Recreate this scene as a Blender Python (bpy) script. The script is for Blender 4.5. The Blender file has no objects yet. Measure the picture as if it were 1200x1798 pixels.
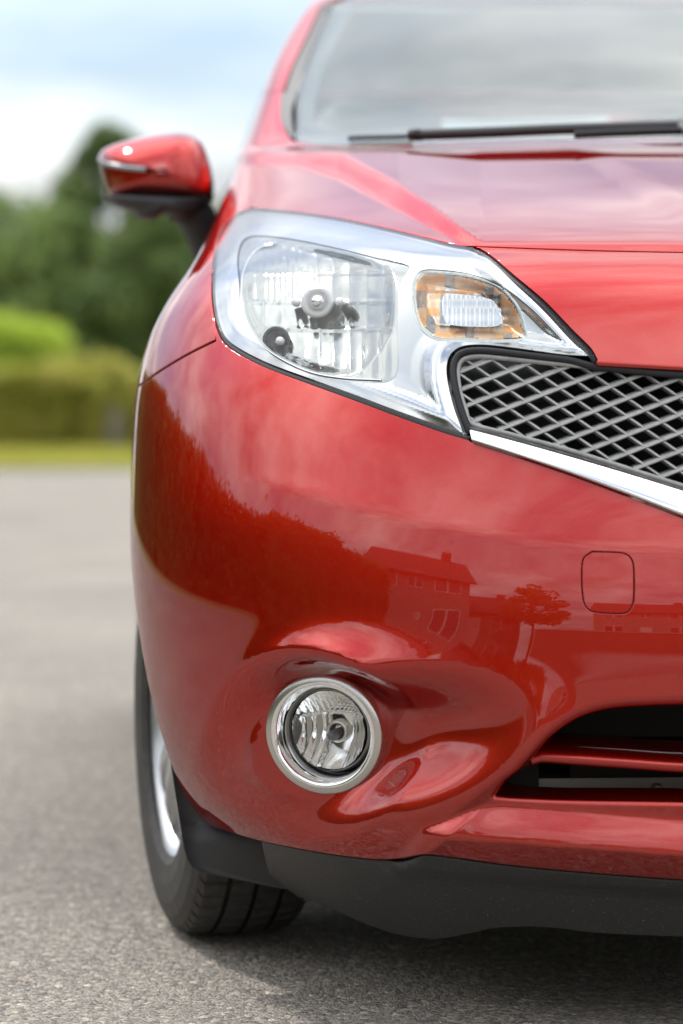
import bpy, math, random
import numpy as np
from mathutils import Vector
from mathutils.geometry import delaunay_2d_cdt

random.seed(7); RNG = np.random.default_rng(7)
SC = bpy.context.scene
COL = SC.collection
R = math.radians

# ------------------------------------------------------------------ camera
CAM = np.array([-0.614, -3.3, 0.77])       # world position of the lens
FPX, PX0, HZ = 5000.0, 600.0, 700.0        # focal length, centre and horizon measured on the 1200 x 1798 photograph
YAW = R(4.0)                               # the car stands a few degrees askew
cam_d = bpy.data.cameras.new('camera'); cam = bpy.data.objects.new('camera', cam_d); COL.objects.link(cam)
cam.location = CAM; cam.rotation_euler = (R(90), 0, 0)
cam_d.sensor_fit = 'VERTICAL'; cam_d.sensor_height = 36.0
cam_d.lens = 36.0 * FPX / 1798.0
cam_d.shift_y = -(899.0 - HZ) / 1798.0
cam_d.clip_start = 0.05; cam_d.clip_end = 1500
cam_d.dof.use_dof = True; cam_d.dof.focus_distance = 3.52; cam_d.dof.aperture_fstop = 3.0
cam_d.dof.aperture_blades = 0
SC.camera = cam

# ------------------------------------------------------------------ sky, sun, exposure
SUN_EL, SUN_AZ = R(50), R(318)             # azimuth measured clockwise from +Y
world = bpy.data.worlds.new('World'); SC.world = world; world.use_nodes = True
wn, wl = world.node_tree.nodes, world.node_tree.links
for n in list(wn): wn.remove(n)
w_out = wn.new('ShaderNodeOutputWorld'); w_bg = wn.new('ShaderNodeBackground')
w_sky = wn.new('ShaderNodeTexSky'); w_sky.sky_type = 'NISHITA'; w_sky.sun_disc = False
w_sky.sun_elevation = SUN_EL; w_sky.sun_rotation = SUN_AZ; w_sky.air_density = 1.0; w_sky.ozone_density = 3.0; w_sky.dust_density = 0.5
w_co = wn.new('ShaderNodeTexCoord'); w_sep = wn.new('ShaderNodeSeparateXYZ')
wl.new(w_co.outputs['Generated'], w_sep.inputs[0])
def wmath(op, a, b=None, c=None):
    n = wn.new('ShaderNodeMath'); n.operation = op
    for i, s in enumerate((a, b, c)):
        if s is None: continue
        if isinstance(s, (int, float)): n.inputs[i].default_value = s
        else: wl.new(s, n.inputs[i])
    return n.outputs[0]
zz = wmath('ADD', wmath('MAXIMUM', w_sep.outputs[2], 0.0), 0.30)
w_cmb = wn.new('ShaderNodeCombineXYZ')
wl.new(wmath('DIVIDE', w_sep.outputs[0], zz), w_cmb.inputs[0])
wl.new(wmath('DIVIDE', w_sep.outputs[1], zz), w_cmb.inputs[1])
w_map = wn.new('ShaderNodeMapping'); w_map.inputs['Location'].default_value = (18.9, 13.0, 0.0)
w_map.inputs['Scale'].default_value = (1.0, 1.35, 1.0)
wl.new(w_cmb.outputs[0], w_map.inputs['Vector'])
w_no = wn.new('ShaderNodeTexNoise'); w_no.inputs['Scale'].default_value = 1.05
w_no.inputs['Detail'].default_value = 7; w_no.inputs['Roughness'].default_value = 0.56; w_no.inputs['Distortion'].default_value = 0.55
wl.new(w_map.outputs[0], w_no.inputs['Vector'])
w_rmp = wn.new('ShaderNodeValToRGB')
w_rmp.color_ramp.elements[0].position = 0.34; w_rmp.color_ramp.elements[0].color = (.28, .28, .28, 1)
w_rmp.color_ramp.elements[1].position = 0.56; w_rmp.color_ramp.elements[1].color = (1, 1, 1, 1)
wl.new(w_no.outputs[0], w_rmp.inputs[0])
w_no2 = wn.new('ShaderNodeTexNoise'); w_no2.inputs['Scale'].default_value = 2.3
w_no2.inputs['Detail'].default_value = 6; w_no2.inputs['Roughness'].default_value = 0.6
wl.new(w_map.outputs[0], w_no2.inputs['Vector'])
w_rm2 = wn.new('ShaderNodeValToRGB')                     # cloud brightness, grey bellies to bright tops
w_rm2.color_ramp.elements[0].position = 0.34; w_rm2.color_ramp.elements[0].color = (4.4, 4.6, 5.0, 1)
w_rm2.color_ramp.elements[1].position = 0.64; w_rm2.color_ramp.elements[1].color = (13.0, 12.9, 12.6, 1)
wl.new(w_no2.outputs[0], w_rm2.inputs[0])
w_mix = wn.new('ShaderNodeMixRGB')
wl.new(w_rmp.outputs[0], w_mix.inputs[0]); wl.new(w_sky.outputs[0], w_mix.inputs[1]); wl.new(w_rm2.outputs[0], w_mix.inputs[2])
w_el = wmath('ADD', wmath('MULTIPLY', wmath('MAXIMUM', w_sep.outputs[2], 0.0), 1.25), 0.58)      # a clouded sky is brighter overhead than at the horizon
w_mul = wn.new('ShaderNodeVectorMath'); w_mul.operation = 'SCALE'
wl.new(w_mix.outputs[0], w_mul.inputs[0]); wl.new(w_el, w_mul.inputs['Scale'])
wl.new(w_mul.outputs[0], w_bg.inputs[0]); w_bg.inputs[1].default_value = 0.120
wl.new(w_bg.outputs[0], w_out.inputs[0])

sun_d = bpy.data.lights.new('sun', 'SUN'); sun = bpy.data.objects.new('sun', sun_d); COL.objects.link(sun)
sun_d.energy = 1.5; sun_d.angle = R(2.5); sun_d.color = (1.0, 0.95, 0.88)
sun.rotation_euler = (R(90) - SUN_EL, 0, -SUN_AZ + math.pi)
sun.location = (0, -5, 20)
SC.view_settings.view_transform = 'Standard'; SC.view_settings.look = 'None'
SC.view_settings.exposure = 0.58; SC.view_settings.gamma = 1.0; SC.view_settings.use_curve_mapping = False
SC.render.engine = 'CYCLES'
SC.cycles.use_denoising = True
SC.cycles.max_bounces = 10; SC.cycles.glossy_bounces = 6; SC.cycles.transparent_max_bounces = 12
SC.cycles.caustics_reflective = False; SC.cycles.caustics_refractive = False

# ------------------------------------------------------------------ materials
def mat(name, color, rough=0.5, metal=0.0, coat=0.0, coat_rough=0.03, coat_ior=1.5, spec=0.5, ior=1.5):
    m = bpy.data.materials.new(name); m.use_nodes = True
    b = m.node_tree.nodes['Principled BSDF']
    b.inputs['Base Color'].default_value = (*color, 1); b.inputs['Roughness'].default_value = rough
    b.inputs['Metallic'].default_value = metal; b.inputs['Coat Weight'].default_value = coat
    b.inputs['Coat Roughness'].default_value = coat_rough; b.inputs['Coat IOR'].default_value = coat_ior
    b.inputs['Specular IOR Level'].default_value = spec; b.inputs['IOR'].default_value = ior
    return m
def nodes_of(m): return m.node_tree.nodes, m.node_tree.links, m.node_tree.nodes['Principled BSDF']
def noise(m, scale, detail=4, rough=0.55, vec=None, obj=True):
    n, l, b = nodes_of(m)
    t = n.new('ShaderNodeTexNoise'); t.inputs['Scale'].default_value = scale
    t.inputs['Detail'].default_value = detail; t.inputs['Roughness'].default_value = rough
    if vec is None:
        c = n.new('ShaderNodeTexCoord'); l.new(c.outputs['Object'], t.inputs['Vector'])
    else: l.new(vec, t.inputs['Vector'])
    return t
def ramp(m, src, stops):
    n, l, b = nodes_of(m)
    r = n.new('ShaderNodeValToRGB'); e = r.color_ramp.elements
    while len(e) < len(stops): e.new(0.5)
    for k, (p, c) in enumerate(stops):
        e[k].position = p; e[k].color = (*c, 1) if len(c) == 3 else c
    l.new(src, r.inputs[0]); return r
def bump(m, src, strength, dist):
    n, l, b = nodes_of(m)
    k = n.new('ShaderNodeBump'); k.inputs['Strength'].default_value = strength; k.inputs['Distance'].default_value = dist
    l.new(src, k.inputs['Height']); l.new(k.outputs[0], b.inputs['Normal']); return k
def glass(name, ior, tint, rough=0.0):
    m = bpy.data.materials.new(name); m.use_nodes = True
    n, l = m.node_tree.nodes, m.node_tree.links
    for x in list(n): n.remove(x)
    o = n.new('ShaderNodeOutputMaterial'); mx = n.new('ShaderNodeMixShader')
    t = n.new('ShaderNodeBsdfTransparent'); t.inputs[0].default_value = (*tint, 1)
    g = n.new('ShaderNodeBsdfGlossy'); g.inputs['Roughness'].default_value = rough
    f = n.new('ShaderNodeFresnel')                        # the same reflectance from both sides, as a thin pane has
    ge = n.new('ShaderNodeNewGeometry'); mi = n.new('ShaderNodeMix'); mi.inputs['A'].default_value = ior; mi.inputs['B'].default_value = 1.0 / ior
    l.new(ge.outputs['Backfacing'], mi.inputs['Factor']); l.new(mi.outputs['Result'], f.inputs[0])
    l.new(f.outputs[0], mx.inputs[0]); l.new(t.outputs[0], mx.inputs[1]); l.new(g.outputs[0], mx.inputs[2]); l.new(mx.outputs[0], o.inputs[0])
    return m

M = {}
M['paint'] = mat('red_metallic_paint', (0.50, 0.010, 0.006), 0.42, 1.0, 1.0, 0.010, 1.62, 0.1)
M['paint'].node_tree.nodes['Principled BSDF'].inputs['Specular Tint'].default_value = (0.22, 0.02, 0.03, 1)
_n, _l, _b = nodes_of(M['paint'])
_t = noise(M['paint'], 900, 2, 0.5)
_r = ramp(M['paint'], _t.outputs[0], [(0.35, (0.38, 0.010, 0.004)), (0.7, (0.48, 0.015, 0.005))])
_c = _n.new('ShaderNodeTexCoord'); _sp = _n.new('ShaderNodeSeparateXYZ'); _l.new(_c.outputs['Object'], _sp.inputs[0])      # road dust low on the bumper
_hm = _n.new('ShaderNodeMapRange'); _hm.inputs['From Min'].default_value = 0.42; _hm.inputs['From Max'].default_value = 0.20; _l.new(_sp.outputs[2], _hm.inputs['Value'])
_dn = noise(M['paint'], 160, 6, 0.75); _dr = ramp(M['paint'], _dn.outputs[0], [(0.42, (0.03, 0.03, 0.03)), (0.72, (0.16, 0.16, 0.16))])
_mu = _n.new('ShaderNodeMath'); _mu.operation = 'MULTIPLY'; _l.new(_hm.outputs[0], _mu.inputs[0]); _l.new(_dr.outputs[0], _mu.inputs[1])
_mx = _n.new('ShaderNodeMixRGB'); _mx.inputs[2].default_value = (0.30, 0.19, 0.16, 1); _l.new(_mu.outputs[0], _mx.inputs[0]); _l.new(_r.outputs[0], _mx.inputs[1]); _l.new(_mx.outputs[0], _b.inputs['Base Color'])
_rm = _n.new('ShaderNodeMapRange'); _rm.inputs['To Min'].default_value = 0.012; _rm.inputs['To Max'].default_value = 0.20; _l.new(_mu.outputs[0], _rm.inputs['Value']); _l.new(_rm.outputs[0], _b.inputs['Coat Roughness'])
M['chrome'] = mat('polished_chrome', (0.86, 0.87, 0.88), 0.035, 1.0)
M['bezel_chrome'] = mat('bright_plated_plastic', (0.55, 0.56, 0.57), 0.10, 1.0)
M['reflector'] = mat('aluminised_reflector', (0.30, 0.315, 0.305), 0.10, 1.0)
M['fog_reflector'] = mat('bright_fog_reflector', (0.92, 0.92, 0.91), 0.12, 1.0)
M['satin'] = mat('satin_silver', (0.38, 0.395, 0.405), 0.34, 1.0)
_t = noise(M['satin'], 1)
M['matt_rim'] = mat('matt_nickel', (0.56, 0.55, 0.53), 0.28, 1.0)
M['black_plastic'] = mat('black_grained_plastic', (0.034, 0.034, 0.036), 0.48)
_t = noise(M['black_plastic'], 700, 3); bump(M['black_plastic'], _t.outputs[0], 0.15, 0.0006)
M['dusty_plastic'] = mat('dusty_black_plastic', (0.04, 0.04, 0.042), 0.52)
_t = noise(M['dusty_plastic'], 420, 1, 0.4)
_r = ramp(M['dusty_plastic'], _t.outputs[0], [(0.0, (0.026, 0.026, 0.028)), (0.70, (0.034, 0.034, 0.035)), (0.76, (0.17, 0.155, 0.13))])
_n, _l, _b = nodes_of(M['dusty_plastic']); _l.new(_r.outputs[0], _b.inputs['Base Color'])
M['rubber'] = mat('black_rubber', (0.012, 0.012, 0.014), 0.7)
M['tyre'] = mat('tyre_rubber', (0.028, 0.027, 0.026), 0.62)
_t = noise(M['tyre'], 60, 4); _r = ramp(M['tyre'], _t.outputs[0], [(0.3, (0.02, 0.02, 0.02)), (0.75, (0.05, 0.046, 0.04))])
_n, _l, _b = nodes_of(M['tyre']); _l.new(_r.outputs[0], _b.inputs['Base Color'])
M['grille'] = mat('grey_grille_plastic', (0.30, 0.30, 0.29), 0.40)
_t = noise(M['grille'], 90, 4, 0.6); _r = ramp(M['grille'], _t.outputs[0], [(0.35, (0.25, 0.25, 0.242)), (0.7, (0.35, 0.348, 0.335))]); _n, _l, _b = nodes_of(M['grille']); _l.new(_r.outputs[0], _b.inputs['Base Color'])
M['void'] = mat('dark_engine_bay', (0.008, 0.008, 0.008), 0.8)
M['beam'] = mat('galvanised_beam', (0.32, 0.31, 0.29), 0.45, 0.8)
M['lens'] = glass('clear_lamp_lens', 1.45, (0.97, 0.98, 0.98))
M['windscreen'] = glass('tinted_windscreen', 2.5, (0.80, 0.86, 0.82))
_n, _l = M['windscreen'].node_tree.nodes, M['windscreen'].node_tree.links      # pale diffuse film, painting the bright sky's reflection into the glass
_d = _n.new('ShaderNodeBsdfDiffuse'); _d.inputs[0].default_value = (0.62, 0.68, 0.61, 1); _x = _n.new('ShaderNodeMixShader'); _x.inputs[0].default_value = 0.15
_o = [q for q in _n if q.type == 'OUTPUT_MATERIAL'][0]; _s = _o.inputs[0].links[0].from_socket
_l.new(_s, _x.inputs[1]); _l.new(_d.outputs[0], _x.inputs[2]); _l.new(_x.outputs[0], _o.inputs[0])
M['side_glass'] = glass('side_window_glass', 1.6, (0.72, 0.76, 0.74))
M['frit'] = mat('black_ceramic_border', (0.03, 0.03, 0.032), 0.3)
M['amber'] = mat('amber_bulb_and_reflection', (0.80, 0.40, 0.14), 0.25, 0.3)  # bulb colour, also painted on the indicator bowl as the bulb's reflection
M['amber_pale'] = mat('pale_amber_reflection', (0.80, 0.56, 0.36), 0.2, 0.4)  # paler part of the amber bulb's reflection, painted on the bowl
M['clear_rib'] = mat('clear_ribbed_plastic', (0.50, 0.51, 0.51), 0.12, 0.7)
M['smoked'] = mat('smoked_lamp', (0.03, 0.032, 0.035), 0.08, 0.2, 1.0)
M['bulb'] = mat('frosted_bulb', (0.80, 0.81, 0.81), 0.2, 0.0)
M['bulb_cap'] = mat('painted_bulb_cap', (0.13, 0.12, 0.125), 0.3, 0.3)
M['alloy'] = mat('silver_wheel_paint', (0.48, 0.49, 0.50), 0.3, 0.75)
M['interior'] = mat('grey_interior_trim', (0.30, 0.30, 0.285), 0.7)
M['headlining'] = mat('pale_headlining', (0.62, 0.61, 0.58), 0.9)
M['tail_red'] = mat('red_tail_lamp', (0.35, 0.01, 0.01), 0.1, 0.0, 1.0)
M['indicator_strip'] = mat('silvered_strip_lens', (0.30, 0.31, 0.33), 0.2, 0.6)

# ------------------------------------------------------------------ object helpers
def new_mesh(name, V, F, normals=None, mats=(), midx=None, smooth=True):
    me = bpy.data.meshes.new(name)
    me.from_pydata([tuple(v) for v in np.asarray(V, float)], [], [tuple(int(i) for i in f) for f in F])
    for m in mats: me.materials.append(m)
    if midx is not None: me.polygons.foreach_set('material_index', np.asarray(midx, np.int32))
    me.polygons.foreach_set('use_smooth', np.full(len(me.polygons), smooth))
    if normals is not None: me.normals_split_custom_set_from_vertices([tuple(n) for n in normals])
    me.update(); return me
def link(name, me, parent=None):
    o = bpy.data.objects.new(name, me); COL.objects.link(o)
    if parent is not None: o.parent = parent
    return o
def tag(o, label=None, cat=None, group=None, kind=None):
    if label: o['label'] = label
    if cat: o['category'] = cat
    if group: o['group'] = group
    if kind: o['kind'] = kind
    return o
def thing(name, label, cat, loc=(0, 0, 0), rz=0.0, group=None):
    o = bpy.data.objects.new(name, None); COL.objects.link(o); o.location = loc; o.rotation_euler = (0, 0, rz)
    o.empty_display_size = 0.2
    return tag(o, label, cat, group)
def emit(name, V, F, mats, parent, normals=None, midx=None, mode='pair', smooth=True):
    """pair: this side and its mirror image as two parts; sym: one mesh of both halves; one: as is.
    parent may be a pair of parents for mode 'pair'."""
    V = np.asarray(V, float); mats = mats if isinstance(mats, (list, tuple)) else [mats]
    if mode == 'one':
        return link(name, new_mesh(name, V, F, normals, mats, midx, smooth), parent)
    V2 = V * (-1, 1, 1); F2 = [tuple(reversed(f)) for f in F]
    N2 = None if normals is None else np.asarray(normals) * (-1, 1, 1)
    if mode == 'sym':
        n = len(V)
        return link(name, new_mesh(name, np.vstack([V, V2]), list(F) + [tuple(i + n for i in f) for f in F2],
                    None if normals is None else np.vstack([normals, N2]), mats,
                    None if midx is None else np.concatenate([midx, midx]), smooth), parent)
    p = parent if isinstance(parent, (list, tuple)) else (parent, parent)
    a = link(name, new_mesh(name, V, F, normals, mats, midx, smooth), p[0])
    b = link(name, new_mesh(name, V2, F2, N2, mats, midx, smooth), p[1])
    return a, b
def grid_faces(nr, nc, wrap=False):
    F = []
    for i in range(nr - 1):
        for j in range(nc if wrap else nc - 1):
            k = (j + 1) % nc
            F.append((i * nc + j, i * nc + k, (i + 1) * nc + k, (i + 1) * nc + j))
    return F
def box_mesh(x0, x1, y0, y1, z0, z1):
    V = [(x, y, z) for z in (z0, z1) for y in (y0, y1) for x in (x0, x1)]
    F = [(0, 2, 3, 1), (4, 5, 7, 6), (0, 1, 5, 4), (1, 3, 7, 5), (3, 2, 6, 7), (2, 0, 4, 6)]
    return V, F
def merge(*parts):
    V, F = [], []
    for v, f in parts:
        n = len(V); V += [tuple(q) for q in v]; F += [tuple(i + n for i in q) for q in f]
    return V, F
def lathe(profile, n=64, sx=1.0, sz=1.0):
    """profile: (radius, depth along +y)."""
    V = []
    for r, y in profile:
        for k in range(n):
            t = 2 * math.pi * k / n
            V.append((sx * r * math.cos(t), y, sz * r * math.sin(t)))
    return V, [tuple(reversed(f)) for f in grid_faces(len(profile), n, True)]
def place(V, o, rz=0.0, rx=0.0):
    V = np.asarray(V, float)
    c, s = math.cos(rx), math.sin(rx); V = np.stack([V[:, 0], V[:, 1] * c - V[:, 2] * s, V[:, 1] * s + V[:, 2] * c], 1)
    c, s = math.cos(rz), math.sin(rz); V = np.stack([V[:, 0] * c - V[:, 1] * s, V[:, 0] * s + V[:, 1] * c, V[:, 2]], 1)
    return V + np.asarray(o)
def tube(path, rad, n=12, flat=1.0):
    path = np.asarray(path, float); rad = np.broadcast_to(rad, len(path)); V = []
    for i, p in enumerate(path):
        t = path[min(i + 1, len(path) - 1)] - path[max(i - 1, 0)]; t = t / np.linalg.norm(t)
        up = np.array([0, 0, 1.0]) if abs(t[2]) < .9 else np.array([0, 1.0, 0])
        a = np.cross(t, up); a /= np.linalg.norm(a); b = np.cross(a, t)
        for k in range(n):
            w = 2 * math.pi * k / n; V.append(p + rad[i] * (a * math.cos(w) + b * flat * math.sin(w)))
    F = grid_faces(len(path), n, True) + [tuple(range(n))[::-1], tuple(range((len(path) - 1) * n, len(path) * n))]
    return V, F

# ------------------------------------------------------------------ the car's body as one smooth surface, cut into panels
def ctab(z, pts, sig):
    xs, ys = np.array(pts).T
    h = np.diff(xs); d = np.diff(ys) / h                  # monotone cubic, then lightly smoothed
    m = np.zeros(len(xs)); m[0], m[-1] = d[0], d[-1]
    for i in range(1, len(xs) - 1):
        if d[i - 1] * d[i] > 0:
            w1, w2 = 2 * h[i] + h[i - 1], h[i] + 2 * h[i - 1]; m[i] = (w1 + w2) / (w1 / d[i - 1] + w2 / d[i])
    i = np.clip(np.searchsorted(xs, z) - 1, 0, len(h) - 1); t = (z - xs[i]) / h[i]
    y = ((1 + 2 * t) * (1 - t) ** 2 * ys[i] + t * (1 - t) ** 2 * h[i] * m[i] + t * t * (3 - 2 * t) * ys[i + 1] + t * t * (t - 1) * h[i] * m[i + 1])
    dz = z[1] - z[0]; k = int(3 * sig / dz); w = np.exp(-.5 * (np.arange(-k, k + 1) * dz / sig) ** 2); w /= w.sum()
    yp = np.concatenate([2 * y[0] - y[k:0:-1], y, 2 * y[-1] - y[-2:-k - 2:-1]])
    return np.convolve(yp, w, 'valid')
ZT = np.linspace(0.07, 1.60, 1531)
Y0T = ctab(ZT, [(.07, .125), (.12, .10), (.16, .075), (.2, .05), (.25, .024), (.3, .008), (.4, -.002), (.5, .0), (.6, .016), (.7, .052), (.77, .085), (.84, .125),
                (.9, .165), (.94, .21), (.97, .285), (1.0, .385), (1.05, .585), (1.1, .815), (1.15, 1.045), (1.18, 1.17), (1.25, 1.36), (1.35, 1.58),
                (1.45, 1.81), (1.52, 1.99), (1.56, 2.15), (1.585, 2.38), (1.60, 2.7)], 0.018)
AT = ctab(ZT, [(.07, .60), (.12, .67), (.16, .72), (.2, .765), (.23, .79), (.3, .82), (.4, .845), (.5, .856), (.6, .860), (.7, .858), (.78, .853), (.83, .842),
               (.875, .826), (.925, .797), (.96, .772), (1.05, .73), (1.15, .69), (1.25, .65), (1.385, .602), (1.5, .543), (1.56, .5), (1.6, .45)], 0.02)
DT = ctab(ZT, [(.07, .53), (.12, .55), (.3, .61), (.5, .62), (.9, .62), (1.0, .60), (1.1, .52), (1.18, .42), (1.3, .35), (1.5, .30), (1.56, .2), (1.6, .04)], 0.03)
Y1T = ctab(ZT, [(.07, 3.95), (.12, 4.0), (.3, 4.08), (.5, 4.1), (.8, 4.07), (1.0, 4.02), (1.2, 3.93), (1.4, 3.76), (1.5, 3.6), (1.56, 3.3), (1.59, 2.95), (1.6, 2.75)], 0.015)
D1T = np.minimum(0.40, (Y1T - Y0T - DT) * 0.6)
NEXP = 2.4
VT = np.concatenate([[0], np.cumsum(np.hypot(np.diff(ZT), np.diff(Y0T)))])
_th = (np.linspace(0, 1, 4001) ** 1.8) * math.pi / 2
_a = .86 * np.sin(_th) ** (2 / NEXP); _y = .62 * (1 - np.cos(_th))
_s = np.concatenate([[0], np.cumsum(np.hypot(np.diff(_a), np.diff(_y)))]); L1 = _s[-1]; L2 = 2.5
def z_of_v(v): return np.interp(v, VT, ZT)
def v_of_z(z): return np.interp(z, ZT, VT)
def base(u, v):
    z = z_of_v(v); I = lambda T: np.interp(z, ZT, T)
    y0, A, D, y1, D1 = I(Y0T), I(AT), I(DT), I(Y1T), I(D1T)
    au = np.abs(u); f = np.clip(np.minimum(au, 3 - au), 0, 1)
    th = np.interp(f * L1, _s, _th); a = A * np.sin(th) ** (2 / NEXP)
    y = np.where(au <= 1, y0 + D * (1 - np.cos(th)),
        np.where(au >= 2, y1 - D1 * (1 - np.cos(th)), y0 + D + (au - 1) * (y1 - D1 - y0 - D)))
    return np.stack([-np.sign(u) * a, y, z], -1)
def to_world(P):
    c, s = math.cos(YAW), math.sin(YAW)
    return np.stack([P[..., 0] * c - P[..., 1] * s, P[..., 0] * s + P[..., 1] * c, P[..., 2]], -1)
def to_car(P):
    c, s = math.cos(YAW), math.sin(YAW)
    return np.stack([P[..., 0] * c + P[..., 1] * s, -P[..., 0] * s + P[..., 1] * c, P[..., 2]], -1)
def project(P):
    W = to_world(P); d = W[..., 1] - CAM[1]
    return PX0 + FPX * (W[..., 0] - CAM[0]) / d, HZ - FPX * (W[..., 2] - CAM[2]) / d
def at_depth(px, py, Yw):
    """car-frame point seen at a photo pixel at world depth Yw"""
    px, py, Yw = np.broadcast_arrays(np.asarray(px, float), np.asarray(py, float), np.asarray(Yw, float)); d = Yw - CAM[1]
    return to_car(np.stack([CAM[0] + (px - PX0) * d / FPX, Yw, CAM[2] - (py - HZ) * d / FPX], -1))
def nrm(a): return a / np.maximum(np.linalg.norm(a, axis=-1, keepdims=True), 1e-12)
def base_n(u, v, e=1.5e-3):
    du = base(u + e, v) - base(u - e, v); dv = base(u, v + e) - base(u, v - e)
    return nrm(np.cross(dv, du))          # outward

# pixel -> surface parameters
_gu = np.linspace(0, 1.0, 260); _gv = np.linspace(0, v_of_z(1.56), 520)
_GU, _GV = np.meshgrid(_gu, _gv); _gp = project(base(_GU.ravel(), _GV.ravel())); _GX, _GY = _gp
def inv(px, py):
    px = np.atleast_1d(np.asarray(px, float)); py = np.atleast_1d(np.asarray(py, float))
    u = np.empty(len(px)); v = np.empty(len(px))
    for i in range(0, len(px), 200):
        d = (px[i:i + 200, None] - _GX) ** 2 + (py[i:i + 200, None] - _GY) ** 2
        k = d.argmin(1); u[i:i + 200] = _GU.ravel()[k]; v[i:i + 200] = _GV.ravel()[k]
    e = 1e-4
    for _ in range(10):
        x0, y0 = project(base(u, v)); xu, yu = project(base(u + e, v)); xv, yv = project(base(u, v + e))
        a, b, c, d = (xu - x0) / e, (xv - x0) / e, (yu - y0) / e, (yv - y0) / e
        det = a * d - b * c; det = np.where(np.abs(det) < 1e3, 1e3 * np.sign(det + 1e-9), det)
        rx, ry = px - x0, py - y0
        su = np.clip((d * rx - b * ry) / det, -.02, .02); sv = np.clip((-c * rx + a * ry) / det, -.02, .02)
        u = np.clip(u + su, 1e-5, 1.0); v = np.clip(v + sv, 0, VT[-1])
    return u, v

# ------------------------------------------------------------------ relief of the body (metres along the outward normal)
def sst(a, b, x):
    t = np.clip((x - a) / (b - a), 0, 1); return t * t * (3 - 2 * t)
def spl(x, pts):
    xs, ys = np.array(pts, float).T
    xd = np.linspace(xs[0], xs[-1], 400); yd = ctab(xd, pts, (xs[-1] - xs[0]) / 60.0)
    return np.interp(x, xd, yd)
def softramp(t, w): return 0.5 * (t + np.sqrt(t * t + w * w))
FOG = (575.0, 1290.0)
def relief(x, y):
    d = np.zeros_like(x)
    # brow above the fog lamp
    yb = spl(x, [(150, 1420), (330, 1330), (390, 1250), (470, 1200), (560, 1183), (700, 1188), (850, 1208), (1000, 1234), (1200, 1240), (1540, 1240)])
    amp = spl(x, [(150, 0), (330, .000), (420, .003), (490, .020), (565, .031), (630, .026), (710, .012), (800, .005), (950, .002), (1050, .001), (1540, 0)])
    t = y - yb
    d += amp * np.where(t < 0, np.exp(-(t / 58.0) ** 2), np.exp(-(t / 60.0) ** 2))
    # pocket round the fog lamp
    c, s = math.cos(R(9)), math.sin(R(9))
    X, Y = (x - 622) * c - (y - 1306) * s, (x - 622) * s + (y - 1306) * c
    ax = np.where(X < 0, 262.0, 300.0)
    r = np.sqrt((X / ax) ** 2 + (Y / 128.0) ** 2)
    d += -0.044 * (1 - sst(.30, 1.12, r))
    d += -0.006 * np.exp(-((x - 728) / 112.0) ** 2 - ((y - 1300 + (x - 728) * .12) / 66.0) ** 2)      # the hollow runs on towards the intake
    # lower lip bar with a crease
    yl = 1450 + (x - 800) * 0.076
    t = y - yl
    dl = ((y - 1450) + (x - 800) * 0.76) / 1.256           # distance right of the bar's slanting end
    top = 0.026 - 0.00062 * softramp(-t, 5.0); bot = 0.026 - 0.00020 * softramp(t, 5.0)
    d += softramp(np.minimum(top, bot) - 0.00075 * softramp(-dl, 5.0), 0.003) * sst(-80, -44, t) * (1 - sst(70, 110, t))
    # rolled edge between the fog pocket and the intake
    q0, q1 = np.array([720., 1478.]), np.array([985., 1266.]); e = (q1 - q0) / np.linalg.norm(q1 - q0)
    al = (x - q0[0]) * e[0] + (y - q0[1]) * e[1]; sd = -(x - q0[0]) * e[1] + (y - q0[1]) * e[0]      # sd > 0 towards the intake
    d += 0.011 * np.where(sd < 0, np.exp(-(sd / 75.0) ** 2), np.exp(-(sd / 26.0) ** 2)) * sst(-60, 40, al) * (1 - sst(250, 400, al))
    # upper swage line
    ys = spl(x, [(150, 760), (430, 838), (560, 872), (700, 906), (860, 938), (1000, 956), (1200, 968), (1540, 975)])
    d += 0.0007 * np.exp(-((y - ys) / 22.0) ** 2) * sst(350, 600, x)
    # bonnet shoulder
    xs_ = np.array([(430, 250), (520, 256), (600, 286), (700, 340), (770, 384), (845, 432)], float)
    ysh = np.interp(x, xs_[:, 0], xs_[:, 1])
    t = (ysh - y) * 0.86
    d += np.interp(x, [430, 700, 845], [.021, .018, .005]) * sst(-1, 0.12, t / np.interp(x, [430, 700, 845], [36, 30, 12])) * (1 - sst(415, 500, y)) * sst(254, 292, y)
    # bonnet power dome, towards the centre line
    xc = 1010 + (y - 258) * 1.5
    d += 0.003 * sst(-40, 50, x - xc) * (1 - sst(330, 425, y)) * sst(254, 285, y)
    if FOG_FIT is not None:                                # flat seat for the fog lamp
        k, (cx, cy) = FOG_FIT; X, Y = (x - cx) / 100.0, (y - cy) / 100.0; q = np.minimum(1, 1.05 / np.maximum(np.hypot(X, Y), 1e-6)); X, Y = X * q, Y * q
        f = k[0] + k[1] * X + k[2] * Y + k[3] * X * X + k[4] * X * Y + k[5] * Y * Y
        rr = np.hypot(x - cx, (y - cy) * 1.05); ca = np.clip((x - cx) / np.maximum(rr, 1e-6), 0, 1) ** 2; w = 1 - sst(0, 1, (rr - 92) / (95 + 10 * ca)); d = d * (1 - w) + f * w
    return d
FOG_FIT = None
def surf(u, v):
    P = base(u, v); px, py = project(base(np.minimum(np.abs(u), 1.2), v))
    return P + base_n(u, v) * relief(px, py)[..., None]
def surf_n(u, v, e=1.0e-3):
    du = surf(u + e, v) - surf(u - e, v); dv = surf(u, v + e) - surf(u, v - e)
    return nrm(np.cross(dv, du))

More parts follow.
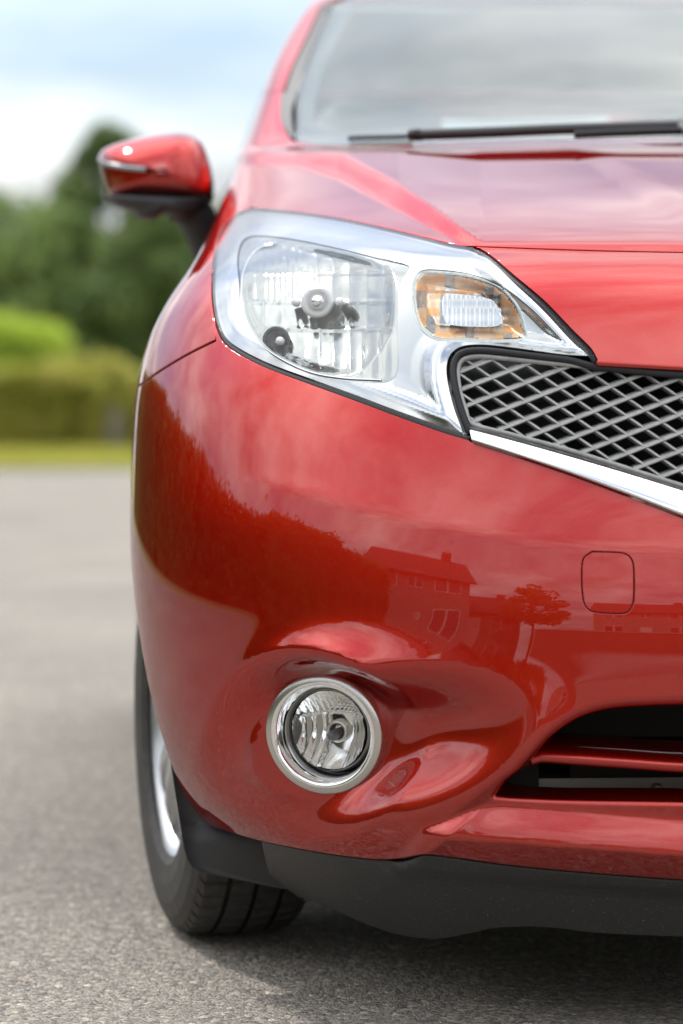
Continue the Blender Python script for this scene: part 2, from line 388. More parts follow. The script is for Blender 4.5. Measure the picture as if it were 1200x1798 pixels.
# the fog lamp's seat: the relief that carries the body onto the lamp's plane
FZ = -YAW - R(24)
def fit_fog():
    global FOG_FIT
    q = np.array(FOG)
    for _ in range(5):
        u, v = inv([q[0]], [q[1]]); x, y = project(surf(u, v)); q += (FOG[0] - x[0], FOG[1] - y[0])
    O = surf(u, v)[0] + np.array((0, 0.008, 0)); N = np.array([math.sin(FZ), -math.cos(FZ), 0.05]); N /= np.linalg.norm(N)
    gx, gy = np.meshgrid(np.linspace(-115, 115, 17), np.linspace(-115, 115, 17)); m = np.hypot(gx, gy) < 118; gx, gy = gx[m], gy[m]
    u, v = inv(gx + q[0], gy + q[1]); P, n = base(u, v), base_n(u, v)
    dr = ((O - P) @ N) / (n @ N); X, Y = gx / 100, gy / 100
    k = np.linalg.lstsq(np.stack([np.ones_like(X), X, Y, X * X, X * Y, Y * Y], 1), dr, rcond=None)[0]
    FOG_FIT = (k, q); return O, N
FOG_O, FOG_N = fit_fog()

# ------------------------------------------------------------------ outlines
def smooth(pts, step=5.0):
    """Catmull-Rom through the points, resampled evenly"""
    p = np.asarray(pts, float)
    if len(p) < 3:
        n = max(2, int(np.linalg.norm(p[-1] - p[0]) / step) + 1); return p[0] + (p[-1] - p[0]) * np.linspace(0, 1, n)[:, None]
    q = np.vstack([2 * p[0] - p[1], p, 2 * p[-1] - p[-2]]); out = []
    for i in range(1, len(q) - 2):
        p0, p1, p2, p3 = q[i - 1:i + 3]; t = np.linspace(0, 1, 24, endpoint=False)[:, None]
        d1, d2 = (p2 - p0) / 2, (p3 - p1) / 2; L = np.linalg.norm(p2 - p1)
        for dd in (d1, d2):
            k = np.linalg.norm(dd)
            if k > L: dd *= L / k
        out.append((2 * t ** 3 - 3 * t ** 2 + 1) * p1 + (t ** 3 - 2 * t ** 2 + t) * d1 + (-2 * t ** 3 + 3 * t ** 2) * p2 + (t ** 3 - t ** 2) * d2)
    c = np.vstack(out + [p[-1:]]); s = np.concatenate([[0], np.cumsum(np.linalg.norm(np.diff(c, axis=0), axis=1))])
    n = max(2, int(s[-1] / step) + 1); t = np.linspace(0, s[-1], n)
    return np.stack([np.interp(t, s, c[:, 0]), np.interp(t, s, c[:, 1])], 1)
def px_(pts, step=5.0):
    c = smooth(pts, step); u, v = inv2(c[:, 0], c[:, 1]); return np.stack([u, v], 1)
def px_b(pts, step=5.0):
    c = smooth(pts, step); u, v = inv(c[:, 0], c[:, 1]); return np.stack([u, v], 1)
def inv2(px, py):
    px = np.asarray(px, float); py = np.asarray(py, float); qx, qy = px.copy(), py.copy()
    for _ in range(4):
        u, v = inv(qx, qy); x, y = project(surf(u, v)); qx += np.clip(px - x, -12, 12); qy += np.clip(py - y, -12, 12)
    return inv(qx, qy)
def cen(py):
    vs = VT[:-30]; yy = project(base(np.full(len(vs), 1e-6), vs))[1]
    return np.array([[0.0, np.interp(-py, -yy[::1], vs)]]) if yy[0] < yy[-1] else np.array([[0.0, np.interp(py, yy[::-1], vs[::-1])]])
def uv_yz(y, z):
    y0, D, y1, D1 = (np.interp(z, ZT, T) for T in (Y0T, DT, Y1T, D1T))
    if y < y0 + D:
        th = math.acos(np.clip(1 - (y - y0) / D, -1, 1)); u = np.interp(th, _th, _s) / L1
    elif y > y1 - D1:
        th = math.acos(np.clip(1 - (y1 - y) / D1, -1, 1)); u = 3 - np.interp(th, _th, _s) / L1
    else: u = 1 + (y - y0 - D) / (y1 - D1 - y0 - D)
    return (float(u), float(v_of_z(z)))
def yz_(pts, step=0.02):
    c = smooth(pts, step); return np.array([uv_yz(y, z) for y, z in c])
def uz_(pts, step=0.02):
    c = smooth(pts, step); return np.array([(u, v_of_z(z)) for u, z in c])
def to_m(uv):
    u = uv[:, 0]; U = np.where(u <= 1, u * L1, np.where(u <= 2, L1 + (u - 1) * L2, L1 + L2 + (u - 2) * L1)); return np.stack([U, uv[:, 1]], 1)
def from_m(m):
    U = m[:, 0]; u = np.where(U <= L1, U / L1, np.where(U <= L1 + L2, 1 + (U - L1) / L2, 2 + (U - L1 - L2) / L1)); return np.stack([u, m[:, 1]], 1)
def inside(pt, poly):
    x, y = pt[:, 0], pt[:, 1]; r = np.zeros(len(pt), bool)
    a, b = poly, np.roll(poly, -1, 0)
    for (x1, y1), (x2, y2) in zip(a, b):
        if y1 == y2: continue
        r ^= ((y1 > y) != (y2 > y)) & (x < (x2 - x1) * (y - y1) / (y2 - y1) + x1)
    return r
def area(p): return 0.5 * np.sum(p[:, 0] * np.roll(p[:, 1], -1) - np.roll(p[:, 0], -1) * p[:, 1])
def clean(segs):
    """join segments; returns points and index of the segment every point came from"""
    P, T = [], []
    for k, s in enumerate(segs):
        for q in s:
            if P and math.hypot(q[0] - P[-1][0], q[1] - P[-1][1]) < 4e-4: continue
            P.append(tuple(q)); T.append(k)
    if math.hypot(P[0][0] - P[-1][0], P[0][1] - P[-1][1]) < 4e-4: P.pop(); T.pop()
    return np.array(P), np.array(T)
def inset(p, g):
    if area(p) < 0: g = -g
    e = nrm(np.roll(p, -1, 0) - p); n = np.stack([-e[:, 1], e[:, 0]], 1)
    m = nrm(n + np.roll(n, 1, 0)); k = np.clip((m * n).sum(1), .5, 1)
    q = p + m * (g / k)[:, None]
    c = p[:, 0] < 1e-4; q[c, 0] = 0.0
    return q
def panel(name, segs, mats, parent, holes=(), h=0.012, gap=0.0016, bev=0.0012, thick=0.014, seg_edge=None, off=0.0, mode='pair', hole_gap=0.0016, creases=(), fine=None):
    """cut one panel out of the body surface. seg_edge: {segment: (bevel, thickness)}"""
    uv, tg = clean(segs); m0 = inset(to_m(uv), gap + bev)
    # drop points that collapsed
    loops = [m0]; tags = [tg]
    for hs in holes:
        q, _ = clean([hs]); loops.append(inset(to_m(q), -(hole_gap + bev))); tags.append(np.full(len(q), -1))
    dens, dtag = [], []
    for lp, tt in zip(loops, tags):
        P, T = [], []
        for i in range(len(lp)):
            a, b = lp[i], lp[(i + 1) % len(lp)]; n = max(1, int(np.linalg.norm(b - a) / (h * .9)))
            for k in range(n): P.append(a + (b - a) * k / n); T.append(tt[i])
        dens.append(np.array(P)); dtag.append(np.array(T))
    cl_ = []
    for cr in creases:
        q = to_m(cr); P = []
        for a, b in zip(q[:-1], q[1:]):
            n = max(1, int(np.linalg.norm(b - a) / (h * .6))); P += [a + (b - a) * k / n for k in range(n)]
        P = np.array(P + [q[-1]]); ok = inside(P, dens[0])
        for k in range(len(P)):
            if ok[k] and np.min(((np.vstack(dens) - P[k]) ** 2).sum(1)) < (h * .3) ** 2: ok[k] = False
        cl_.append(P[ok])
    allb = np.vstack(dens + cl_); lo, hi = allb.min(0), allb.max(0)
    gx, gy = np.meshgrid(np.arange(lo[0] + h * .37, hi[0], h), np.arange(lo[1] + h * .37, hi[1], h * .97)); g = np.stack([gx.ravel(), gy.ravel()], 1)
    if fine is not None:
        fl, fh = to_m(fine[0]), fine[1]; g = g[~inside(g, fl)]
        gx, gy = np.meshgrid(np.arange(fl[:, 0].min(), fl[:, 0].max(), fh), np.arange(fl[:, 1].min(), fl[:, 1].max(), fh)); f2 = np.stack([gx.ravel(), gy.ravel()], 1)
        g = np.vstack([g, f2[inside(f2, fl)]])
    ok = inside(g, dens[0])
    for d in dens[1:]: ok &= ~inside(g, d)
    g = g[ok]; keep = np.ones(len(g), bool)
    for i in range(0, len(g), 2000):
        dd = ((g[i:i + 2000, None] - allb[None]) ** 2).sum(-1).min(1); keep[i:i + 2000] = dd > ((h if fine is None else fine[1]) * .5) ** 2
    g = g[keep]
    edges = []; o = 0
    for d in dens:
        n = len(d); edges += [(o + i, o + (i + 1) % n) for i in range(n)]; o += n
    for q in cl_:
        edges += [(o + i, o + i + 1) for i in range(len(q) - 1)]; o += len(q)
    pts = np.vstack([allb, g])
    rv, re, rf, ov, oe, of = delaunay_2d_cdt([Vector(p) for p in pts], edges, [], 0, 1e-6)
    Q = np.array([tuple(p) for p in rv]); tri = np.array([tuple(f) for f in rf])
    cc = Q[tri].mean(1); ok = inside(cc, dens[0])
    for d in dens[1:]: ok &= ~inside(cc, d)
    tri = tri[ok]
    w = from_m(Q); V = surf(w[:, 0], w[:, 1]); N = surf_n(w[:, 0], w[:, 1]); V = V + N * off
    # orientation
    t0 = tri[0]; tn = np.cross(V[tri[:, 1]] - V[tri[:, 0]], V[tri[:, 2]] - V[tri[:, 0]])
    flip = (tn * N[tri[:, 0]]).sum(1) < 0
    tri[flip] = tri[flip][:, [0, 2, 1]]
    F = [tuple(t) for t in tri]; V = list(V); N = list(N)
    rmap = {}
    for i, l in enumerate(ov):
        for k in l: rmap[k] = i
    o = 0
    for li, d in enumerate(dens):
        n = len(d); idx = [rmap.get(o + i, -1) for i in range(n)]; o += n
        idx = [i for i in idx if i >= 0]; n = len(idx)
        ccw = area(d) > 0; start = len(V); outer = li == 0
        P = np.array([V[i] for i in idx]); NN = np.array([N[i] for i in idx])
        T = nrm(np.roll(P, -1, 0) - np.roll(P, 1, 0)); B = nrm(np.cross(T, NN))
        # outward test in parameter space
        qm = Q[idx]; tm = np.roll(qm, -1, 0) - np.roll(qm, 1, 0); nm = np.stack([tm[:, 1], -tm[:, 0]], 1)
        if not ccw: nm = -nm
        if not outer: nm = -nm
        pp = from_m(qm + nrm(nm) * 0.002); ref = base(pp[:, 0], pp[:, 1]) - base(w[idx, 0], w[idx, 1])
        sg = np.sign((B * ref).sum(1)); sg[sg == 0] = 1; B = B * sg[:, None]
        tt = dtag[li][:n]
        bv = np.array([(seg_edge or {}).get(int(t), (bev, thick))[0] for t in tt])[:, None]
        th = np.array([(seg_edge or {}).get(int(t), (bev, thick))[1] for t in tt])[:, None]
        rings = [(P + bv * (.5 * B - .13 * NN), nrm(NN * .87 + B * .5)), (P + bv * (.87 * B - .5 * NN), nrm(NN * .5 + B * .87)),
                 (P + bv * (B - NN), B), (P + bv * B - th * NN, B)]
        prev = idx
        for RP, RN in rings:
            cur = list(range(len(V), len(V) + n)); V += list(RP); N += list(RN)
            for i in range(n):
                j = (i + 1) % n
                if qm[i, 0] < 1e-4 and qm[j, 0] < 1e-4: continue
                f = (prev[i], prev[j], cur[j], cur[i])
                e1 = V[f[1]] - V[f[0]]; e2 = V[f[3]] - V[f[0]]
                if np.dot(np.cross(e1, e2), RN[i]) < 0: f = tuple(reversed(f))
                F.append(f)
            prev = cur
    V = np.array(V); N = np.array(N)
    c = np.abs(V[:, 0]) < 2e-4
    return emit(name, V, F, mats, parent, N, None, mode)

# ================================================================== THE CAR
car = thing('parked_car', 'glossy red metallic hatchback parked on the grey road with clear headlight and mesh grille', 'car', (0, 0, 0), YAW)

HL_TOP = [(372, 480), (377, 440), (390, 400), (415, 374), (450, 365), (520, 371), (600, 383), (680, 400), (750, 417), (800, 429), (834, 433)]
HL_R = [(834, 433), (860, 448), (905, 487), (955, 530), (1003, 580), (1036, 613), (1047, 632)]
HL_NOTCH = [(1047, 632), (1000, 630), (950, 624), (900, 617), (850, 612), (815, 614), (797, 626), (791, 648), (795, 680), (805, 718), (815, 745), (824, 770)]
HL_BOT = [(824, 770), (780, 757), (700, 729), (620, 699), (540, 670), (470, 644), (420, 619), (392, 597), (378, 565), (372, 525), (372, 480)]
CH_TOP = [(824, 748), (900, 768), (1000, 796), (1100, 826), (1200, 858), (1400, 922), (1520, 962)]
CH_BOT = [(829, 774), (900, 797), (1000, 831), (1100, 868), (1200, 907), (1400, 985), (1520, 1030)]
GR_TOP = [(1047, 637), (1200, 646), (1400, 656), (1520, 660)]
SEAM_TOP = [(834, 433), (920, 436), (1050, 440), (1200, 443), (1400, 447), (1520, 448)]
def at_centre(curve): return cen(curve[-1][1] + 1)

ARC_C, ARC_R = (0.872, 0.31), 0.362
def arch(a0, a1, c=ARC_C, r=ARC_R):
    t = np.radians(np.linspace(a0, a1, 22)); return [(c[0] + r * math.cos(k), c[1] + r * math.sin(k)) for k in t]
# bumper
tow = [(1040, 969), (1095, 972), (1110, 985), (1113, 1020), (1111, 1060), (1098, 1076), (1040, 1073), (1026, 1058), (1022, 1015), (1025, 982), (1040, 969)]
tow_uv = px_(tow, 4)
ft = np.linspace(0, 2 * math.pi, 60, endpoint=False)
fog_loop = np.stack([575 + 92 * np.cos(ft) - 5 * np.sin(ft), 1290 + 84 * np.sin(ft) + 7 * np.cos(ft)], 1)
_fu, _fv = inv2(fog_loop[:, 0], fog_loop[:, 1]); fog_uv = np.stack([_fu, _fv], 1)
INTAKE = [(1520, 1224), (1350, 1223), (1200, 1224), (1080, 1230), (1015, 1246), (963, 1278), (918, 1322), (890, 1354), (862, 1400)]
INT_BOT = [(866, 1404), (1000, 1411), (1200, 1415), (1400, 1420), (1520, 1422)]
BOT = [(367, 1450), (450, 1476), (560, 1498), (650, 1510), (700, 1510), (752, 1502), (900, 1521), (1050, 1535), (1200, 1546), (1400, 1557), (1520, 1563)]
SEAM_F = [(378, 598), (330, 622), (285, 649), (245, 677)]
seam_back = [tuple(p) for p in px_(SEAM_F)]
_pl = base(np.array([seam_back[-1][0]]), np.array([seam_back[-1][1]]))[0]
SEAM_Y = [(_pl[1], _pl[2]), (0.735, 0.70), (0.752, 0.652)]
panel('front_bumper', [at_centre(CH_BOT), px_(CH_BOT[::-1]), px_(HL_BOT[:9]), px_(SEAM_F), yz_(SEAM_Y),
                 yz_(arch(109.4, 193)), px_(BOT), at_centre(BOT), at_centre(INT_BOT), px_(INT_BOT[::-1]), px_(INTAKE[::-1]), at_centre(INTAKE)],
      M['paint'], car, holes=[tow_uv, fog_uv], h=0.0068, hole_gap=0.0007, creases=[np.vstack([px_b([(800, 1450), (1000, 1465), (1200, 1480), (1400, 1496), (1520, 1505)])]), px_b([(801, 1449), (862, 1403)]), px_b([(799, 1451), (770, 1478), (745, 1500)])], fine=(np.vstack([px_b([(690, 1440), (860, 1360), (930, 1395), (1520, 1405)]), px_b([(1520, 1560), (1200, 1545), (700, 1512), (690, 1440)])]), 0.0032), seg_edge={2: (0.0004, 0.014), 5: (0.006, 0.03), 9: (0.006, 0.05), 10: (0.013, 0.08), 6: (0.003, 0.015)}, mode='sym')
panel('tow_eye_cover', [tow_uv], M['paint'], car, h=0.01, gap=0.0003, bev=0.0008, off=0.0002)
# nose panel between the headlights, bonnet, fenders
panel('nose_panel', [at_centre(SEAM_TOP), px_(SEAM_TOP[::-1]), px_(HL_R), px_(GR_TOP), at_centre(GR_TOP)], M['paint'], car, h=0.012, gap=0.0009, bev=0.0016, seg_edge={2: (0.0004, 0.014), 3: (0.004, 0.02)}, mode='sym')
B_SIDE = [(444, 364), (438, 342), (438, 325), (443, 300), (455, 274), (478, 253), (512, 246)]
B_REAR = [(512, 246), (560, 252), (640, 254), (720, 252), (800, 249), (1000, 243), (1200, 239), (1400, 236), (1520, 235)]
panel('bonnet', [at_centre(SEAM_TOP), px_(SEAM_TOP[::-1]), px_(HL_TOP[4:][::-1] ), px_(B_SIDE), px_(B_REAR), at_centre(B_REAR)], M['paint'], car, h=0.008, gap=0.0011, bev=0.0012, mode='sym')
Z_P = 1.30
panel('front_wing', [px_(SEAM_F), yz_(SEAM_Y), yz_(arch(109.4, 8)), yz_([(1.235, .34), (1.285, .38), (1.30, .6), (1.30, 1.0)]), uz_([(1.035, 1.05), (1.03, 1.15), (1.03, Z_P)]),
                     px_([(466, 162), (497, 160)]), px_([(497, 160), (494, 190), (497, 220), (512, 244)]), px_(B_SIDE[::-1]), px_(HL_TOP[:4][::-1] + [(374, 470)]), px_([(372, 480), (372, 525), (378, 565), (381, 585)])],
      M['paint'], car, h=0.012, bev=0.0015, seg_edge={2: (0.006, 0.03)})
# windscreen and its border
W_EDGE = [(518, 246), (520, 215), (522, 170), (540, 112), (567, 50), (590, 2)]
W_BOT = [(518, 249), (560, 255), (640, 257), (800, 252), (1000, 246), (1200, 242), (1400, 239), (1520, 238)]
we_uv = px_(W_EDGE); w_top = we_uv[-1]
WT = 1.535
w_side_top = np.array([w_top, (w_top[0] - .012, v_of_z(1.515)), (w_top[0] - .05, v_of_z(WT - .004))])
wsegs = [at_centre(W_BOT), px_(W_BOT[::-1]), we_uv, w_side_top, np.array([(u, v_of_z(WT)) for u in np.linspace(w_top[0] - .10, 0, 30)])]
panel('windscreen', wsegs, M['windscreen'], car, h=0.03, thick=0.005, off=0.001, mode='sym')
# roof with both front pillars
P_EDGE = [(497, 157), (514, 112), (545, 48), (566, 2)]
pe = px_(P_EDGE); pt = pe[-1]
panel('roof', [uz_([(1.03, Z_P), (1.03, 1.40), (1.04, 1.48), (1.10, 1.505)]), uz_([(1.10, 1.505), (1.5, 1.51), (2.0, 1.505), (2.5, 1.47), (3.0, 1.46)]), np.array([(3.0, v_of_z(1.597))]),
               np.array([(2.98, v_of_z(1.5985)), (2.0, v_of_z(1.599)), (1.0, v_of_z(1.599)), (0.0, v_of_z(1.599))]),
               np.array([(u, v_of_z(WT + .001)) for u in np.linspace(0, pt[0] - .10, 20)]), np.array([(pt[0] - .045, v_of_z(WT - .006)), (pt[0] - .01, v_of_z(1.515))]), pe[::-1], px_([(497, 160), (466, 162)])],
      M['paint'], car, h=0.035, mode='sym')
fr = [px_([(522, 246), (523, 212), (526, 172), (544, 114), (571, 52), (594, 2)]), np.array([(w_top[0] - .014, v_of_z(1.51))]),
      np.array([(w_top[0] - .055, v_of_z(1.50)), (w_top[0] - .06, v_of_z(1.49))]),
      px_([(626, 2), (600, 50), (572, 108), (555, 165), (552, 195), (560, 215), (590, 226), (650, 231), (800, 230), (1000, 226), (1200, 224), (1520, 222)]),
      cen(222), at_centre(W_BOT), px_(W_BOT[::-1])]
panel('windscreen_border', fr, M['frit'], car, h=0.03, gap=0.004, thick=0.001, off=-0.006, mode='sym')
panel('pillar_moulding', [px_([(497, 164), (494, 190), (497, 220), (512, 243)]), px_([(520, 247), (515, 225), (514, 195), (522, 172), (522, 164)])], M['black_plastic'], car, h=0.012, gap=0.0, thick=0.012, off=0.004)
panel('pillar_trim', [px_([(500, 158), (516, 112), (547, 48), (568, 2)]), px_([(588, 2), (565, 48), (537, 112), (524, 160)])], M['black_plastic'], car, h=0.02, gap=0.0, thick=0.01, off=-0.002)
# sides and back of the car
BELT = 1.06
panel('front_door', [yz_([(1.304, .30), (1.304, 1.0)]), uz_([(1.045, 1.045), (1.055, BELT)]), yz_([(1.75, BELT), (2.245, BELT)]), yz_([(2.245, BELT), (2.245, .30)]), yz_([(2.245, .30), (1.304, .30)])], M['paint'], car, h=0.03)
panel('rear_door', [yz_([(2.25, .30), (2.25, BELT)]), yz_([(2.25, BELT), (3.05, BELT)]), yz_([(3.05, BELT), (3.10, .66)]), yz_(arch(160, 190, (3.47, .31))), yz_([(3.10, .30), (2.25, .30)])], M['paint'], car, h=0.03)
panel('sill', [yz_([(1.24, .30), (3.10, .30)]), yz_([(3.10, .30), (3.10, .18)]), yz_([(3.10, .18), (1.24, .18)]), yz_([(1.24, .18), (1.24, .30)])], M['paint'], car, h=0.03)
panel('rear_quarter', [yz_([(3.055, BELT), (3.105, .67)]), yz_(arch(157, -10, (3.47, .31))), yz_([(3.85, .25), (4.0, .25)]), uz_([(2.62, .25), (2.62, .9), (2.62, 1.2), (2.62, 1.455)]), uz_([(2.62, 1.46), (2.3, 1.485), (1.98, 1.50)]), uz_([(1.98, 1.50), (1.95, 1.3), (1.90, BELT + .004)])], M['paint'], car, h=0.03)
panel('tailgate', [uz_([(2.625, .5), (2.625, 1.05)]), uz_([(2.625, 1.05), (3.0, 1.05)]), np.array([(3.0, v_of_z(.5))]), uz_([(2.99, .5), (2.625, .5)])], M['paint'], car, h=0.035)
panel('rear_bumper', [uz_([(2.625, .2), (2.625, .495)]), uz_([(2.625, .495), (3.0, .495)]), np.array([(3.0, v_of_z(.2))]), uz_([(2.99, .2), (2.625, .2)])], M['paint'], car, h=0.035)
panel('rear_window', [uz_([(2.63, 1.055), (2.63, 1.45)]), uz_([(2.63, 1.45), (3.0, 1.45)]), np.array([(3.0, v_of_z(1.055))]), uz_([(2.99, 1.055), (2.63, 1.055)])], M['side_glass'], car, h=0.04)
panel('side_window', [uz_([(1.06, 1.066), (1.06, 1.3), (1.07, 1.44), (1.12, 1.49)]), uz_([(1.12, 1.492), (1.5, 1.495), (1.93, 1.49)]), uz_([(1.93, 1.49), (1.90, 1.3), (1.86, 1.066)]), uz_([(1.86, 1.066), (1.06, 1.066)])], M['side_glass'], car, h=0.04, thick=0.004)
panel('tail_lamp', [uz_([(2.45, .82), (2.45, 1.10)]), uz_([(2.45, 1.10), (2.61, 1.10)]), uz_([(2.61, 1.10), (2.61, .82)]), uz_([(2.61, .82), (2.45, .82)])], M['tail_red'], car, h=0.03, off=0.01)
# black lower lip
SP_BOT = [(478, 1562), (560, 1590), (640, 1625), (700, 1645), (765, 1653), (820, 1644), (875, 1633), (960, 1632), (1050, 1642), (1200, 1648), (1400, 1650), (1520, 1650)]
SP_TOP = [(456, 1479), (560, 1500), (650, 1512), (700, 1513), (752, 1506), (900, 1525), (1050, 1539), (1200, 1550), (1400, 1561), (1520, 1567)]
panel('front_splitter', [at_centre(SP_TOP), px_(SP_TOP[::-1]), px_([(456, 1479), (465, 1520), (478, 1562)]), px_(SP_BOT), at_centre(SP_BOT)], M['dusty_plastic'], car, h=0.012, gap=0.0004, bev=0.002, thick=0.03, off=-0.002, mode='sym')
# deflector ahead of the front wheel
dx = smooth([(-.820, .50), (-.820, .42), (-.813, .345), (-.798, .24), (-.786, .170), (-.775, .150), (-.735, .138), (-.66, .122)], .012)
t_in = smooth([(-.56, .50), (-.56, .40), (-.56, .30), (-.56, .2), (-.57, .12)], .012)
nd = len(dx); ti = np.stack([np.interp(np.linspace(0, 1, nd), np.linspace(0, 1, len(t_in)), t_in[:, k]) for k in (0, 1)], 1)
V = []; 
for j in range(10):
    s = j / 9
    for i in range(nd):
        x, z = dx[i] * (1 - s) + ti[i] * s
        zz_ = min(max(z, .15), .5); yy = .872 - math.sqrt(max(.355 ** 2 - (max(z, .2) - .31) ** 2, 0.01)) - .05 * s - (0.02 if z < .2 else 0) * (1 - s)
        V.append((x, yy, z))
F = grid_faces(10, nd)
V2 = [(x + .003, y + .006, z) for x, y, z in V]
n0 = len(V); F2 = [tuple(i + n0 for i in reversed(f)) for f in F]
rim = [(i, i + 1, n0 + i + 1, n0 + i) for i in range(nd - 1)]
emit('wheel_deflector', V + V2, F + F2 + rim, M['black_plastic'], car)

# ------------------------------------------------------------------ wheels
def tyre_mesh():
    W, RO, RI = 0.185, 0.3095, 0.196
    half = [(RI, .083), (RI + .012, .091), (.235, .0945), (.262, .0935), (.282, .0885), (.295, .081), (.3035, .0715)]
    tread = []
    for a, b in ((.0715, .042), (.034, .004), (-.004, -.034), (-.042, -.0715)):
        tread += [(.3035 + .006 * (1 - abs(a) / .0715) ** .7, a), (.3035 + .006 * (1 - abs((a + b) / 2) / .0715) ** .7 , (a + b) / 2), (.3035 + .006 * (1 - abs(b) / .0715) ** .7, b)]
        if b > -.07: tread += [(.2965, b - .001), (.2965, b - .007)]
    prof = [(r, x, 0) for r, x in half[:-1]] + [(r, x, 1) for r, x in tread] + [(r, -x, 0) for r, x in half[:-1][::-1]]
    blocks = 64; V = []; nseg = blocks * 4
    for k in range(nseg):
        b, q = divmod(k, 4); frac = (0, .05, .86, .93)[q]; 
        for r, x, tr in prof:
            rr = r
            if tr and r > .3 and q in (0, 3): rr = r - .0035
            skew = .35 * abs(x) / .07 * (1 if x > 0 else -1) if tr else 0
            t = 2 * math.pi * (b + frac + skew) / blocks
            V.append((-x, rr * math.cos(t), rr * math.sin(t)))
    n = len(prof); F = []
    for k in range(nseg):
        m = (k + 1) % nseg
        for j in range(n - 1): F.append((k * n + j, k * n + j + 1, m * n + j + 1, m * n + j))
    return V, F
def rim_mesh():
    V, F = lathe([(.203, .086), (.205, .081), (.198, .078), (.190, .060), (.182, .02), (.182, -.08)], 96)
    V = [(-y, x, z) for x, y, z in V]
    return V, F
def spoke_mesh(ang):
    rows = []
    for r, w, o, th in ((.03, .030, .060, .02), (.07, .022, .074, .02), (.12, .017, .078, .02), (.165, .020, .074, .018), (.190, .026, .066, .014)):
        for dw, do in ((-w, -th), (-w * .75, 0), (w * .75, 0), (w, -th)):
            rows.append((-(o + do), r * math.cos(ang) - dw * math.sin(ang), r * math.sin(ang) + dw * math.cos(ang)))
    return rows, grid_faces(5, 4)
tv, tf = tyre_mesh(); tyre_me = new_mesh('tyre', tv, tf, None, [M['tyre']], None, False)
rv_, rf_ = rim_mesh(); rim_me = new_mesh('rim', rv_, rf_, None, [M['alloy']])
spoke_me = []
for k in range(10):
    a = 2 * math.pi * (k // 2) / 5 + (0.2 if k % 2 else -0.2)
    sv, sf = spoke_mesh(a); spoke_me.append(new_mesh('spoke', sv, sf, None, [M['alloy']]))
hv, hf = lathe([(.0, .082), (.022, .081), (.034, .076), (.05, .062), (.06, .05)], 32); hub_me = new_mesh('hub_cap', [(-y, x, z) for x, y, z in hv], hf, None, [M['alloy']])
dv_, df_ = lathe([(.0, .02), (.135, .02), (.135, -.0)], 48); disc_me = new_mesh('brake_disc', [(-y, x, z) for x, y, z in dv_], df_, None, [M['beam']])
bv_, bf_ = lathe([(.0, .0), (.185, .0)], 48); 
def wheel(loc, rz, flip):
    w = link('wheel', None, car); w.location = loc; w.rotation_euler = (R(23), 0, rz + (math.pi if flip else 0))
    w.rotation_mode = 'XYZ'
    for nme, me in (('tyre', tyre_me), ('rim', rim_me), ('hub_cap', hub_me), ('brake_disc', disc_me)): link(nme, me, w)
    for me in spoke_me: link('spoke', me, w)
    return w
STEER = R(9)
wheel((-.722, .872, .3095), STEER, False); wheel((.722, .872, .3095), STEER, True)
wheel((-.756, 3.47, .3095), 0, False); wheel((.756, 3.47, .3095), 0, True)
# wheel-arch liners
def liner(c):
    V = []
    for x in (-.795, -.56):
        for t in np.radians(np.linspace(-15, 182, 40)): V.append((x, c[0] + .375 * math.cos(t), c[1] + .375 * math.sin(t)))
    F = grid_faces(2, 40); n = len(V)
    V += [(-.56, c[0], c[1])]; F += [(40 + i, 40 + i + 1, n) for i in range(39)]
    return V, F
for c in (ARC_C, (3.47, .31)):
    v, f = liner(c); emit('arch_liner', v, f, M['void'], car)
v, f = box_mesh(-.56, .56, .33, 3.9, .17, .22); emit('underbody', v, f, M['void'], car, mode='one', smooth=False)

# ------------------------------------------------------------------ grille, chrome strip, intake
def hit(px, py, off=0.0, back=0.0):
    """car-frame point on the body at a photo pixel, pushed out along the normal / back along the line of sight"""
    u, v = inv(px, py); P = base(u, v) + base_n(u, v) * off
    if np.any(np.asarray(back) != 0):
        W = to_world(P); d = W - CAM; k = (d[:, 1] + back) / d[:, 1]; P = to_car(CAM + d * k[:, None])
    return P
def polyhit(pts, off=0., back=0., step=5.):
    c = smooth(pts, step); return hit(c[:, 0], c[:, 1], off, back)
# chrome strip
n = 150
ct = smooth(CH_TOP, 1.0); cb = smooth(CH_BOT, 1.0)
ct = ct[np.linspace(0, len(ct) - 1, n).astype(int)]; cb = cb[np.linspace(0, len(cb) - 1, n).astype(int)]
V = []
prof = [(-.02, .022), (0, .010), (.03, .0045), (.10, .001), (.3, -.004), (.6, -.008), (.85, -.0105), (.94, -.0095), (.99, -.005), (1.0, .012)]
for s, bk in prof:
    q = ct * (1 - s) + cb * s; V += list(hit(q[:, 0], q[:, 1], 0, bk))
V = np.array(V)
nc = n; extra = np.array([(0.0, V[i * n + n - 1][1] , V[i * n + n - 1][2]) for i in range(len(prof))])
VV = []
for i in range(len(prof)): VV += list(V[i * n:(i + 1) * n]) + [extra[i]]
emit('chrome_strip', VV, [tuple(reversed(f)) for f in grid_faces(len(prof), n + 1)], M['chrome'], car, mode='sym')
